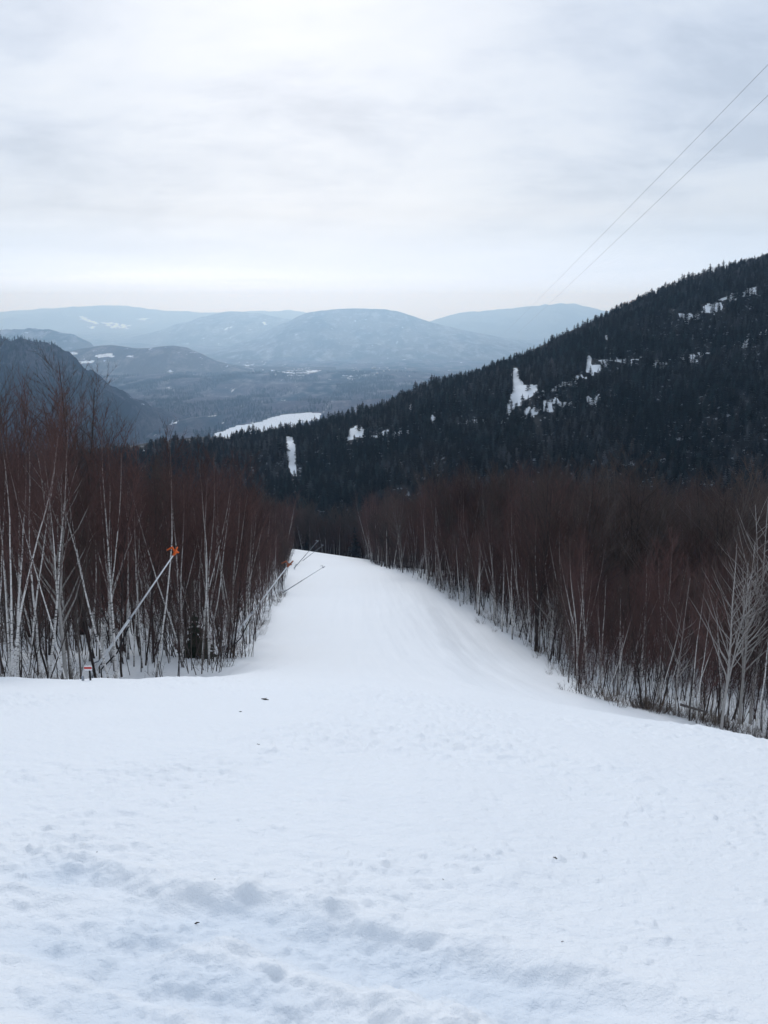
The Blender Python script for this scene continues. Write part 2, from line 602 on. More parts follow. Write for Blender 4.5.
def mat_plain(name, col, rough=0.8, var=0.0, scale=6.0, metallic=0.0, spec=0.25):
    m, g, b = mat(name)
    b.inputs['Roughness'].default_value = rough
    b.inputs['Metallic'].default_value = metallic
    b.inputs['Specular IOR Level'].default_value = spec
    tc = g.n('ShaderNodeTexCoord').outputs['Object']
    info = g.n('ShaderNodeObjectInfo').outputs['Random']
    n = g.noise(tc, scale, 3, 0.6)
    lo = tuple(c * (1 - var) for c in col); hi = tuple(min(1, c * (1 + var)) for c in col)
    col_ = g.mix(n, lo, hi)
    hs = g.n('ShaderNodeHueSaturation')
    g.l(g.math('ADD', g.math('MULTIPLY', info, var * 1.3), 1 - var * 0.65), hs.inputs['Value'])
    g.l(col_, hs.inputs['Color'])
    g.l(hs.outputs[0], b.inputs['Base Color'])
    return m


def mat_birch():
    m, g, b = mat('white_birch_bark')
    tc = g.n('ShaderNodeTexCoord').outputs['Object']
    bands = g.noise(g.mapping(tc, (5, 5, 26)), 1.0, 3, 0.6)
    sepz = g.n('ShaderNodeSeparateXYZ'); g.l(tc, sepz.inputs[0])
    marks = g.ramp(bands, [(0.37, 1.0), (0.46, 0.0)])
    pale = g.mix(g.noise(tc, 3, 3), (0.50, 0.48, 0.46), (0.76, 0.74, 0.71))
    col = g.mix(marks, pale, (0.035, 0.03, 0.028))
    # the lowest half metre of an old birch is dark and rough
    foot = g.ramp(g.math('ADD', sepz.outputs[2], g.math('MULTIPLY', g.noise(tc, 4, 2), 0.5)), [(0.35, 0.75), (0.9, 0.0)])
    col = g.mix(foot, col, (0.05, 0.042, 0.04))
    top = g.ramp(g.math('DIVIDE', sepz.outputs[2], 10.0), [(0.50, 0.0), (0.80, 0.9)])
    col = g.mix(top, col, (0.11, 0.06, 0.05))
    g.l(col, b.inputs['Base Color'])
    b.inputs['Roughness'].default_value = 0.8
    return m


M = dict(
    snow=mat_snow(), ridge=mat_ridge(),
    valley=mat_far('valley_woods', (0.014, 0.028, 0.042), (0.095, 0.082, 0.10), (0.22, 0.20, 0.22), snow=(0.75, 0.74, 0.72), sc=2.4, stretch=(1, 0.36, 1), snow_at=0.64, use_attr=True),
    hill=mat_far('hill_woods', (0.012, 0.014, 0.024), (0.04, 0.04, 0.055), (0.10, 0.095, 0.115), snow=(0.4, 0.43, 0.5), sc=3.0, snow_at=0.64),
    low=mat_far('low_hill_woods', (0.045, 0.045, 0.055), (0.09, 0.08, 0.085), (0.22, 0.20, 0.20), sc=2.0, snow_at=0.62, use_attr=True),
    mount=mat_far('mountain_woods', (0.02, 0.03, 0.04), (0.12, 0.12, 0.13), (0.32, 0.32, 0.35), snow=(0.7, 0.72, 0.76), sc=2.0, snow_at=0.64, use_attr=True, stretch=(1, 0.25, 1.6)),
    farm=mat_far('far_mountain_woods', (0.05, 0.06, 0.08), (0.09, 0.10, 0.12), (0.15, 0.16, 0.18), sc=0.4, snow_at=0.74, use_attr=True),
    birch=mat_birch(),
    graybark=mat_plain('grey_bark', (0.105, 0.09, 0.082), 0.9, 0.35),
    palebark=mat_plain('pale_grey_bark', (0.38, 0.36, 0.34), 0.85, 0.3),
    darkbark=mat_plain('dark_bark', (0.040, 0.030, 0.028), 0.9, 0.35),
    redtwig=mat_plain('reddish_twigs', (0.084, 0.045, 0.040), 0.85, 0.6, 0.8),
    browntwig=mat_plain('brown_twigs', (0.080, 0.058, 0.050), 0.85, 0.6, 0.8),
    needle=mat_plain('dark_conifer_needles', (0.022, 0.031, 0.032), 0.9, 0.5, 0.4, spec=0.1),
    greenneedle=mat_plain('green_spruce_needles', (0.018, 0.034, 0.020), 0.8, 0.3, 3),
    straw=mat_plain('dry_brush_stems', (0.13, 0.095, 0.07), 0.9, 0.3, 3),
    steel=mat_plain('pale_galvanised_steel', (0.80, 0.81, 0.83), 0.5, 0.08, 3, 0.0, 0.5),
    dullsteel=mat_plain('weathered_steel', (0.30, 0.32, 0.35), 0.6, 0.15, 3, 0.2, 0.4),
    orange=mat_plain('orange_safety_paint', (0.75, 0.13, 0.02), 0.5, 0.1, 5),
    rustorange=mat_plain('faded_orange_paint', (0.32, 0.10, 0.05), 0.7, 0.2, 5),
    cable=mat_plain('cable_steel', (0.22, 0.23, 0.26), 0.6, 0.1),
    rubber=mat_plain('black_rubber', (0.02, 0.02, 0.022), 0.7, 0.1),
    signwhite=mat_plain('white_sign_face', (0.75, 0.75, 0.76), 0.5, 0.05),
    red=mat_plain('red_paint', (0.5, 0.06, 0.05), 0.5, 0.1),
    wallw=mat_plain('pale_siding', (0.4, 0.37, 0.33), 0.8, 0.4), roof=mat_plain('snowy_roof', (0.5, 0.51, 0.53), 0.8, 0.3),
)

def mat_needle():
    m, g, b = mat('dark_conifer_needles')
    b.inputs['Roughness'].default_value = 0.95
    b.inputs['Specular IOR Level'].default_value = 0.05
    pos = g.n('ShaderNodeNewGeometry').outputs['Position']
    n = g.noise(pos, 0.016, 4, 0.65)
    info = g.n('ShaderNodeObjectInfo').outputs['Random']
    col = g.mix(g.ramp(n, [(0.45, 0.0), (0.66, 1.0)]), (0.006, 0.010, 0.011), (0.036, 0.034, 0.036))
    hs = g.n('ShaderNodeHueSaturation')
    g.l(g.math('ADD', g.math('MULTIPLY', g.math('POWER', info, 3.0), 3.0), 0.5), hs.inputs['Value'])
    g.l(col, hs.inputs['Color'])
    g.l(hs.outputs[0], b.inputs['Base Color'])
    return m


M['needle'] = mat_needle()

# ------------------------------------------------------------------ ground sheet
az = np.concatenate([np.arange(-180, -48, 3.0), np.arange(-48, -30, 0.5), np.arange(-30, 30, 0.1), np.arange(30, 48, 0.5), np.arange(48, 180, 3.0)])
az = np.radians(az)
rr = [0.6]
while rr[-1] < 29500:
    r_ = rr[-1]
    k = 0.007 if r_ < 8 else 0.010 if r_ < 60 else 0.015 if r_ < 240 else 0.006 if r_ < 800 else 0.012 if r_ < 6000 else 0.04
    rr.append(r_ * (1 + k))
rr = np.array(rr)
A, RR = np.meshgrid(az, rr, indexing='ij')
GX, GY = RR * np.sin(A), RR * np.cos(A)
GZ = H(GX, GY)
for lo, hi in ((0, 22), (22, 130)):
    mk = (RR >= lo) & (RR < hi)
    GZ[mk] += detail(GX[mk], GY[mk])
GZ = np.where(GY < -400, np.minimum(GZ, H(GX, np.full_like(GX, -400.0))), GZ)
GZ = np.where(GY < 0, np.minimum(GZ, 60.0), GZ)
SN = snow_mask(GX, GY)
SC = np.zeros(GX.shape)
mk = RR < 20
SC[mk] = scraped(GX[mk], GY[mk])
na, nr = A.shape
vid = np.arange(na * nr).reshape(na, nr)
a0 = vid; a1 = np.roll(vid, -1, axis=0)
quads = np.stack([a0[:, :-1], a0[:, 1:], a1[:, 1:], a1[:, :-1]], -1).reshape(-1, 4)[:, ::-1]
verts = np.stack([GX, GY, GZ], -1).reshape(-1, 3)
fy = GY[:, :-1].reshape(-1); fx = GX[:, :-1].reshape(-1)
zone = np.where((fy < Yg(fx)) & (np.hypot(fx, fy) < 900), 0, np.where((fy < CR_Y(fx) + 500) & (fy > 0) & (np.hypot(fx, fy) < 2500), 1, 2))
for zi, (nm, mt) in enumerate([('ski_slope', M['snow']), ('mountain_ridge', M['ridge']), ('valley_floor', M['valley'])]):
    q = quads[zone == zi]
    used, inv = np.unique(q, return_inverse=True)
    me = mesh_np(nm, verts[used], inv.reshape(q.shape), mt, smooth=True)
    at_ = me.attributes.new('snow', 'FLOAT', 'POINT')
    at_.data.foreach_set('value', (SN if zi else SC).reshape(-1)[used].astype(np.float32))
    tag(link(nm, me), kind='structure')
# centre cap under the viewpoint
cap = [(0, 0, float(H(0, 0) + detail(0, 0)))] + [tuple(verts[vid[i, 0]]) for i in range(na)]
me = mesh_np('ski_slope', np.array(cap), [(0, i + 1, (i + 1) % na + 1)[::-1] for i in range(na)], M['snow'], smooth=True)
tag(link('ski_slope', me), kind='structure')


# ------------------------------------------------------------------ hills and mountains
def mountain(name, crest, Y0, front, back, base, material, rough=0.12, nx=260, ny=90, seed=0, fscale=1.0, drop=0.0, bulge=1.0, amp=1.0):
    us = [c[0] for c in crest]; vs = [c[1] for c in crest]
    X = []; Z = []
    for u, v in crest:
        kx, kz = ray(u, v)
        X.append(kx * Y0); Z.append(kz * Y0 - drop)
    cz = hermite(X, Z)
    x0, x1 = X[0], X[-1]
    xs = np.linspace(x0, x1, nx)
    ts = np.linspace(-1, 1, ny)
    XX, TT = np.meshgrid(xs, ts, indexing='ij')
    YY = Y0 + np.where(TT < 0, TT * front, TT * back)
    prof = (1 - np.abs(TT) ** 1.25 * 1.0) ** bulge
    hgt = cz(XX) - base
    wl = front * fscale
    nz = fbm(XX / (wl * 0.35), YY / (wl * 0.9), 5, seed, 0.55)
    rid = 1 - 2 * np.abs(fbm(XX / (wl * 0.5), YY / (wl * 1.6), 4, seed + 9, 0.5))
    ZZ = base + hgt * prof + hgt.clip(0) * amp * (nz * 0.8 + (rid - 0.6) * 0.45) * np.abs(TT) ** 0.7 * (1 - np.abs(TT)) * 2.0 + hgt.clip(0) * rough * fbm(XX / (wl * .06), YY / (wl * .1), 3, seed + 4) * 0.6
    ZZ = np.where(np.abs(TT) > 0.98, base - 60, ZZ)
    vid = np.arange(nx * ny).reshape(nx, ny)
    q = np.stack([vid[:-1, :-1], vid[1:, :-1], vid[1:, 1:], vid[:-1, 1:]], -1).reshape(-1, 4)
    me = mesh_np(name, np.stack([XX, YY, ZZ], -1).reshape(-1, 3), q, material, smooth=True)
    o = link(name, me)
    tag(o, kind='structure')
    pu, pv = project(XX, YY, ZZ)
    far_snow = np.zeros(XX.shape)
    for y_lim, poly in MT_SNOW:
        if abs(Y0 - y_lim) < 10:
            far_snow = np.maximum(far_snow, in_poly(pu, pv, poly) * 0.62)
    at_ = me.attributes.new('snow', 'FLOAT', 'POINT')
    at_.data.foreach_set('value', far_snow.reshape(-1).astype(np.float32))
    return (XX, YY, ZZ)


MT_SNOW = [(25500, [(76, 316), (84, 316), (100, 323), (96, 325), (84, 321)]), (25500, [(100, 322), (112, 322), (130, 325), (128, 329), (110, 328)]), (25500, [(136, 318), (150, 318), (148, 321), (137, 320)]),
           (25500, [(88, 326), (98, 326), (96, 329), (89, 329)]), (20000, [(218, 328), (226, 328), (232, 325), (234, 327), (228, 330)]), (20000, [(262, 322), (266, 321), (267, 325), (263, 325)]),
           (7000, [(62, 352), (74, 351), (80, 354), (66, 356)]), (7000, [(92, 355), (112, 353), (116, 357), (98, 358)]), (7000, [(76, 361), (96, 360), (94, 363), (78, 364)]), (7000, [(124, 356), (134, 355), (134, 358)])]


left_hill = mountain('hill', [(-420, 330), (-250, 322), (-120, 330), (-40, 334), (0, 338), (30, 341), (48, 347), (66, 359), (79, 371), (91, 384), (102, 398), (112, 415), (122, 437), (132, 460)],
                     2500, 520, 900, VALLEY_Z - 10, M['hill'], seed=3, drop=8, amp=0.5, nx=300, ny=120)
mountain('hill', [(20, 362), (60, 353), (85, 348), (110, 345), (140, 349), (158, 347), (176, 346), (192, 351), (212, 360), (240, 369), (280, 378), (330, 388)],
         7000, 900, 900, VALLEY_Z - 150, M['low'], seed=13, rough=0.02, amp=0.3)
mountain('mountain', [(180, 362), (215, 352), (250, 338), (285, 322), (305, 314), (330, 309), (362, 308), (392, 309), (412, 315), (435, 323), (470, 331), (505, 338), (545, 344), (600, 352), (680, 366)],
         16000, 4600, 3500, VALLEY_Z - 340, M['mount'], seed=23, nx=360, ny=130, rough=0.08)
mountain('mountain', [(100, 352), (140, 340), (175, 328), (205, 318), (232, 311), (262, 314), (290, 319), (330, 325), (370, 335), (420, 350)],
         20000, 4600, 3500, VALLEY_Z - 340, M['mount'], seed=33)
mountain('mountain', [(-60, 352), (-20, 338), (10, 329), (40, 329), (62, 333), (85, 343), (110, 356)],
         9500, 1500, 1500, VALLEY_Z - 280, M['mount'], seed=37)
mountain('mountain', [(-300, 320), (-150, 316), (-40, 312), (40, 309), (100, 306), (160, 310), (220, 312), (300, 312), (360, 320), (430, 340)],
         25500, 4500, 3000, VALLEY_Z - 340, M['farm'], seed=43)
mountain('mountain', [(380, 340), (430, 322), (455, 313), (490, 309), (530, 307), (575, 307), (610, 311), (680, 309), (760, 300), (900, 310), (1100, 320)],
         23000, 4500, 3500, VALLEY_Z - 340, M['farm'], seed=53)

# ------------------------------------------------------------------ haze
hz = 30500.0
me = bpy.data.meshes.new('haze')
zt, zb = 170.0, -1100.0
hv = [(x, y, z) for z in (zb, zt) for x, y in ((-hz, -hz), (hz, -hz), (hz, hz), (-hz, hz))]
me.from_pydata(hv, [], [(3, 2, 1, 0), (4, 5, 6, 7), (0, 1, 5, 4), (1, 2, 6, 5), (2, 3, 7, 6), (3, 0, 4, 7)])
hm = bpy.data.materials.new('haze')
hm.use_nodes = True
ht = hm.node_tree
for n in list(ht.nodes): ht.nodes.remove(n)
ho = ht.nodes.new('ShaderNodeOutputMaterial'); hvn = ht.nodes.new('ShaderNodeVolumePrincipled')
hvn.inputs['Color'].default_value = (0.46, 0.71, 1.0, 1)
hvn.inputs['Absorption Color'].default_value = (1, 1, 1, 1)
hvn.inputs['Density'].default_value = 9.2e-5
hvn.inputs['Anisotropy'].default_value = 0.6
ht.links.new(hvn.outputs[0], ho.inputs['Volume'])
me.materials.append(hm)
tag(link('haze', me), kind='stuff')


# ------------------------------------------------------------------ tree building
class MB:
    def __init__(s):
        s.v = []; s.f = []

    def tube(s, pts, rad, sides=5, tip=False, cap=True):
        n0 = len(s.v)
        prev = None
        for i, p in enumerate(pts):
            if i == 0: d = pts[1] - pts[0]
            elif i == len(pts) - 1: d = pts[-1] - pts[-2]
            else: d = pts[i + 1] - pts[i - 1]
            d = d.normalized()
            a = d.cross(Vector((0.31, 0.95, 0.05)))
            if a.length < 0.1: a = d.cross(Vector((1, 0, 0)))
            a.normalize(); b = d.cross(a)
            if tip and i == len(pts) - 1:
                s.v.append(p.copy()); continue
            for k in range(sides):
                t = 2 * math.pi * k / sides
                s.v.append(p + (a * math.cos(t) + b * math.sin(t)) * rad[i])
        m = len(pts)
        for i in range(m - 1):
            o0 = n0 + i * sides; o1 = o0 + sides
            for k in range(sides):
                k2 = (k + 1) % sides
                if tip and i == m - 2:
                    s.f.append((o0 + k, o0 + k2, o1))
                else:
                    s.f.append((o0 + k, o0 + k2, o1 + k2, o1 + k))
        if cap:
            s.f.append(tuple(n0 + k for k in range(sides))[::-1])
            if not tip: s.f.append(tuple(n0 + (m - 1) * sides + k for k in range(sides)))

    def spike(s, p, q, r):
        """a fine twig: a three sided spike"""
        d = (q - p).normalized()
        a = d.cross(Vector((0.2, 0.3, 0.9)))
        if a.length < 0.1: a = d.cross(Vector((1, 0, 0)))
        a.normalize(); b = d.cross(a)
        n0 = len(s.v)
        for k in range(3):
            t = 2.094 * k
            s.v.append(p + (a * math.cos(t) + b * math.sin(t)) * r)
        s.v.append(q)
        s.f += [(n0, n0 + 1, n0 + 3), (n0 + 1, n0 + 2, n0 + 3), (n0 + 2, n0, n0 + 3)]

    def box(s, c, sx, sy, sz, rot=None):
        n0 = len(s.v)
        for z in (-.5, .5):
            for x, y in ((-.5, -.5), (.5, -.5), (.5, .5), (-.5, .5)):
                p = Vector((x * sx, y * sy, z * sz))
                if rot: p = rot @ p
                s.v.append(Vector(c) + p)
        for f in ((3, 2, 1, 0), (4, 5, 6, 7), (0, 1, 5, 4), (1, 2, 6, 5), (2, 3, 7, 6), (3, 0, 4, 7)):
            s.f.append(tuple(n0 + i for i in f))

    def mesh(s, name, material, smooth=True):
        me = bpy.data.meshes.new(name)
        me.from_pydata([tuple(v) for v in s.v], [], s.f)
        me.update()
        me.materials.append(material)
        if smooth: me.polygons.foreach_set('use_smooth', np.ones(len(me.polygons), dtype=bool))
        return me


def rv(a=1.0):
    return Vector((random.uniform(-a, a), random.uniform(-a, a), random.uniform(-a, a)))


def stem(p, d, L, r0, r1, n, wob, up=0.0):
    pts = [p.copy()]; rads = [r0]
    d = d.normalized()
    for i in range(n):
        d = (d + rv(wob) + Vector((0, 0, up))).normalized()
        p = p + d * (L / n)
        pts.append(p.copy()); rads.append(r0 + (r1 - r0) * (i + 1) / n)
    return pts, rads


def along(pts, t):
    k = t * (len(pts) - 1); i = min(int(k), len(pts) - 2)
    return pts[i].lerp(pts[i + 1], k - i), (pts[i + 1] - pts[i]).normalized()


def bare_tree(height, r0, trunk_mat, twig_mat, spread=0.35, n_br=22, crown_from=0.35, twigs=7, sub=3, lean=(0, 0), fork=0, br_in_trunk=False, tw=0.007, wob=0.05, blen=0.22, limb_r=0.45):
    """returns (trunk mesh, crown mesh)"""
    T = MB(); K = MB()
    axes = []
    d = Vector((lean[0], lean[1], 1))
    pts, rads = stem(Vector((0, 0, -0.35)), d, height + .35, r0, r0 * 0.10, 11, wob * 1.25, 0.03)
    T.tube(pts, rads, 6)
    axes.append((pts, rads, crown_from, n_br))
    for _ in range(fork):
        t = random.uniform(0.18, 0.5)
        p, dd = along(pts, t)
        rr_ = r0 * (1 - t * 0.8) * 0.75
        a = random.uniform(0, 6.28)
        fp, fr = stem(p, dd + Vector((math.cos(a), math.sin(a), 0.1)) * random.uniform(0.16, 0.34), height * (1 - t) * random.uniform(0.8, 1.0), rr_, r0 * 0.12, 7, wob, 0.06)
        T.tube(fp, fr, 5)
        axes.append((fp, fr, 0.2, int(n_br * 0.6)))
    for (ap, ar, cf, nb) in axes:
        for i in range(nb):
            t = cf + (0.98 - cf) * (i + random.random()) / nb
            p, dd = along(ap, t)
            a = random.uniform(0, 6.28)
            k = (1 - t) / (1 - cf)
            L = height * (blen * (0.35 + 0.9 * k)) * random.uniform(0.7, 1.25)
            out_ = Vector((math.cos(a), math.sin(a), 0))
            bd = out_ * spread * random.uniform(1.2, 2.2) + Vector((0, 0, 1)) * random.uniform(0.6, 1.1)
            rb = max(0.006, r0 * limb_r * (1 - t) * random.uniform(0.5, 1) + 0.004)
            bp, brd = stem(p, bd, L, rb, 0.004, 4, 0.14, 0.10)
            (T if br_in_trunk and rb > 0.012 else K).tube(bp, brd, 3, tip=True, cap=False)
            for j in range(twigs):
                tt = 0.2 + 0.8 * (j + random.random()) / twigs
                q, qd = along(bp, min(tt, 0.99))
                td = (qd + rv(0.75) + Vector((0, 0, 0.35))).normalized()
                tl = random.uniform(0.35, 0.95) * (0.5 + L * 0.35)
                e = q + td * tl
                K.spike(q, e, tw)
                for s_ in range(sub):
                    f = random.uniform(0.15, 0.95)
                    q2 = q.lerp(e, f)
                    e2 = q2 + (td + rv(0.8) + Vector((0, 0, 0.3))).normalized() * tl * random.uniform(0.3, 0.7)
                    K.spike(q2, e2, tw * 0.75)
    return T.mesh('trunk', trunk_mat), K.mesh('crown', twig_mat, False)


def sapling(height, n, trunk_mat, twig_mat, lean=0.2, tw=0.006):
    T = MB(); K = MB()
    for i in range(n):
        a = random.uniform(0, 6.28)
        p0 = Vector((math.cos(a), math.sin(a), 0)) * random.uniform(0, 0.5) + Vector((0, 0, -0.3))
        h = height * random.uniform(0.55, 1.0)
        pts, rads = stem(p0, Vector((math.cos(a) * lean, math.sin(a) * lean, 1)), h, random.uniform(0.012, 0.028), 0.004, 6, 0.07, 0.02)
        T.tube(pts, rads, 4)
        for j in range(int(8 + h * 3.0)):
            q, qd = along(pts, random.uniform(0.28, 0.99))
            td = (qd + rv(0.8) + Vector((0, 0, 0.3))).normalized()
            tl = random.uniform(0.3, 0.9)
            e = q + td * tl
            K.spike(q, e, tw)
            for s_ in range(3):
                q2 = q.lerp(e, random.uniform(0.1, 0.9))
                K.spike(q2, q2 + (td + rv(0.9)).normalized() * tl * 0.5, tw * 0.8)
    return T.mesh('trunk', trunk_mat), K.mesh('crown', twig_mat, False)


def shrub_mesh(height, n, material):
    K = MB()
    for i in range(n):
        a = random.uniform(0, 6.28)
        p0 = Vector((math.cos(a), math.sin(a), 0)) * random.uniform(0, 0.35) + Vector((0, 0, -0.15))
        pts, rads = stem(p0, Vector((math.cos(a) * .45, math.sin(a) * .45, 1)), height * random.uniform(0.4, 1), 0.010, 0.003, 4, 0.12, 0.0)
        K.tube(pts, rads, 3, tip=True)
        for j in range(7):
            q, qd = along(pts, random.uniform(0.2, 0.99))
            K.spike(q, q + (qd + rv(0.9)).normalized() * random.uniform(0.15, 0.5), 0.0045)
    return K.mesh('shrub', material, False)


def conifer(height, width, tiers, per, trunk_mat, needle_mat, droop=0.25, pw=0.8):
    T = MB(); K = MB()
    T.tube([Vector((0, 0, -0.6)), Vector((0, 0, height * .5)), Vector((0, 0, height * 0.97))], [height * .014, height * .009, 0.01], 5)
    base = height * random.uniform(0.05, 0.14)
    for i in range(tiers):
        t = i / (tiers - 1)
        z = base + (height - base) * (t ** 0.92)
        w = width * (1 - t) ** pw * random.uniform(0.75, 1.2) + 0.06 * width
        th = (height / tiers) * 0.85
        a0 = random.uniform(0, 6.28)
        for k in range(per):
            if random.random() < 0.08: continue
            a = a0 + 6.283 * k / per + random.uniform(-.2, .2)
            L = w * random.uniform(0.6, 1.25)
            dr = droop * L * random.uniform(0.2, 1.3)
            hw = L * random.uniform(0.26, 0.4)
            o = Vector((math.cos(a), math.sin(a), 0)); s_ = Vector((-math.sin(a), math.cos(a), 0))
            n0 = len(K.v)
            K.v += [Vector((0, 0, z + th * 0.55)), o * L * 0.6 + s_ * hw + Vector((0, 0, z - dr * 0.6)), o * L + Vector((0, 0, z - dr)), o * L * 0.6 - s_ * hw + Vector((0, 0, z - dr * 0.6)), o * L * 0.45 + Vector((0, 0, z - dr * 0.45 - th * 0.45))]
            K.f += [(n0, n0 + 1, n0 + 2), (n0, n0 + 2, n0 + 3), (n0 + 4, n0 + 2, n0 + 1), (n0 + 4, n0 + 3, n0 + 2)]
    K.v += [Vector((0.05 * width, 0, height * .93)), Vector((-0.03 * width, .05 * width, height * .93)), Vector((-.03 * width, -.05 * width, height * .93)), Vector((0, 0, height * 1.04))]
    n0 = len(K.v) - 4
    K.f += [(n0, n0 + 1, n0 + 3), (n0 + 1, n0 + 2, n0 + 3), (n0 + 2, n0, n0 + 3)]
    return T.mesh('trunk', trunk_mat), K.mesh('crown', needle_mat, False)


V = {
    'birch': [bare_tree(random.uniform(7.4, 9.6), random.uniform(0.030, 0.052), M['birch'], M['redtwig'], lean=(random.uniform(-.1, .16), random.uniform(-.08, .08)), fork=f, spread=0.3, wob=0.045, crown_from=0.38) for f in (0, 0, 1, 0, 1, 0, 2, 0)],
    'bare': [bare_tree(random.uniform(6.2, 9.0), random.uniform(0.024, 0.055), M[b], M[t], lean=(random.uniform(-.12, .2), random.uniform(-.1, .1)), fork=f, spread=0.32, wob=0.06, crown_from=0.25, n_br=26) for f, b, t in
             ((0, 'darkbark', 'redtwig'), (1, 'darkbark', 'redtwig'), (0, 'graybark', 'redtwig'), (2, 'darkbark', 'browntwig'), (0, 'graybark', 'redtwig'), (1, 'graybark', 'browntwig'), (0, 'darkbark', 'redtwig'), (0, 'darkbark', 'redtwig'))],
    'sap': [sapling(random.uniform(3.2, 5.2), random.randint(3, 6), M[b], M[t], lean=l) for b, t, l in (('darkbark', 'redtwig', .15), ('graybark', 'browntwig', .25), ('darkbark', 'browntwig', .3), ('graybark', 'redtwig', .2), ('darkbark', 'redtwig', .1))],
    'tall': [bare_tree(random.uniform(13, 16), random.uniform(0.12, 0.17), M[b], M['browntwig'], spread=0.5, fork=f, crown_from=0.32, n_br=30, twigs=8, sub=3, tw=0.011, blen=0.26, wob=0.05, br_in_trunk=True) for f, b in ((1, 'darkbark'), (2, 'darkbark'), (1, 'graybark'), (2, 'graybark'))],
    'conifer': [conifer(random.uniform(6.5, 10.5), random.uniform(2.0, 2.9), random.randint(9, 12), random.randint(6, 8), M['darkbark'], M['needle'], pw=pw_) for pw_ in (0.8, 0.45, 0.9, 0.4, 0.75, 0.5, 0.6)],
}
SHRUBS = [shrub_mesh(random.uniform(0.9, 2.2), random.randint(6, 12), M[m]) for m in ('straw', 'darkbark', 'browntwig', 'straw')]

# ------------------------------------------------------------------ where the woods stand
LEFT_EDGE = [hit(u, v) for (u, v) in [(214, 671), (247, 655), (262, 628), (276, 604), (285, 589), (291, 562), (292.5, 547)]]
RIGHT_EDGE = [hit(u, v) for (u, v) in [(765, 736), (700, 716), (640, 702), (585, 690), (556, 664), (528, 642), (480, 613), (440, 591), (385, 568), (350, 554), (324, 546.5)]]
LE = hermite([p[1] for p in LEFT_EDGE], [p[0] for p in LEFT_EDGE])
print('left edge', [tuple(round(c, 1) for c in p) for p in LEFT_EDGE])
print('right edge', [tuple(round(c, 1) for c in p) for p in RIGHT_EDGE])
RE_pts = sorted([(p[1], p[0]) for p in RIGHT_EDGE])
YL0 = LEFT_EDGE[0][1]; YL1 = LEFT_EDGE[-1][1]; YR1 = RE_pts[-1][0]


def in_left(x, y):
    front = YL0 - 10.5 + 10.5 * np.clip((x + 13) / 6.5, 0, 1) ** 1.5
    lim = np.where(y < YL0, LEFT_EDGE[0][0] + 0.0, np.interp(y, [p[1] for p in LEFT_EDGE], [p[0] for p in LEFT_EDGE]))
    return (y > front) & (x < lim) & (y <= YL1 + 12)


def in_right(x, y):
    lim = np.interp(y, [p[0] for p in RE_pts], [p[1] for p in RE_pts])
    return (y > RE_pts[0][0]) & (x > lim) & (y <= YR1 + 12)


def scatter(x0, x1, y0, y1, dens):
    n = int((x1 - x0) * (y1 - y0) * dens)
    return rng.uniform(x0, x1, n), rng.uniform(y0, y1, n)


def frame(x, y, pad=0.05):
    k = x / np.maximum(y, 1)
    return (np.abs(k) < 0.47 + pad + 4.0 / np.maximum(y, 1)) & (y > 5)


ITEMS = {k: [] for k in ('birch', 'bare', 'sap', 'tall', 'conifer', 'shrub')}


def put(kind, x, y, s=1.0, rz=None, tilt=None, zone=''):
    ITEMS[kind].append(dict(x=float(x), y=float(y), s=float(s), rz=random.uniform(0, 6.28) if rz is None else rz,
                            tx=random.gauss(0, 0.045) if tilt is None else tilt[0], ty=random.gauss(0.02, 0.05) if tilt is None else tilt[1], zone=zone, v=random.randrange(100)))


for zone_, test, dens, box_ in (('left', in_left, 1.0, (-120, -2, 18, 215)), ('right', in_right, 1.0, (-22, 130, 20, 225))):
    xs, ys = scatter(*box_, 0.62 if zone_ == 'left' else 0.8)
    ok = test(xs, ys) & frame(xs, ys)
    xs, ys = xs[ok], ys[ok]
    cl_ = fbm(xs / 9, ys / 9, 2, 90)
    for x, y, c in zip(xs, ys, cl_):
        p = random.random()
        far = max(0, min(1, (y - 60) / 120))
        if p < 0.13 + 0.14 * (c > 0): kind = 'birch'
        elif p < 0.62: kind = 'bare'
        elif p < 0.94: kind = 'sap'
        elif p < 0.985 and y > 55 and zone_ == 'right': kind = 'tall'; s0 = 1
        else: kind = 'bare'
        if random.random() < 0.35 * far: continue
        s = random.uniform(0.72, 1.12)
        s *= (1.08 + 0.3 * far) if zone_ == 'right' else 0.98
        s *= 1 + 0.38 * max(-0.7, min(0.9, c * 2)) 
        if kind == 'tall': s = random.uniform(0.7, 1.05)
        if y < 44: s = min(s, 1.0 if kind == 'birch' else 1.1)
        put(kind, x, y, s, zone=zone_)
# woods further down, past the brow of the run
xs, ys = scatter(-200, 230, 216, 350, 0.16)
ok = frame(xs, ys, 0.0) & ((xs < -24 - 0 * ys) | (xs > -24) & (ys > 222) | (xs > 0))
for x, y in zip(xs[ok], ys[ok]):
    k = (y - 250) / 90
    if random.random() < max(0.03, k): put('conifer', x, y, random.uniform(0.7, 1.15), tilt=(0, 0), zone='below')
    elif random.random() < .72: put('bare', x, y, random.uniform(1.0, 1.5), zone='below')
    else: put('tall', x, y, random.uniform(0.75, 1.1), zone='below')
xs, ys = scatter(-48, 14, 221, 262, 0.28)
for x, y in zip(xs, ys):
    put(random.choice(['bare', 'bare', 'bare', 'birch', 'tall']), x, y, random.uniform(0.9, 1.3), zone='below')
    if ITEMS['tall'] and ITEMS['tall'][-1]['x'] == float(x): ITEMS['tall'][-1]['s'] *= 0.72
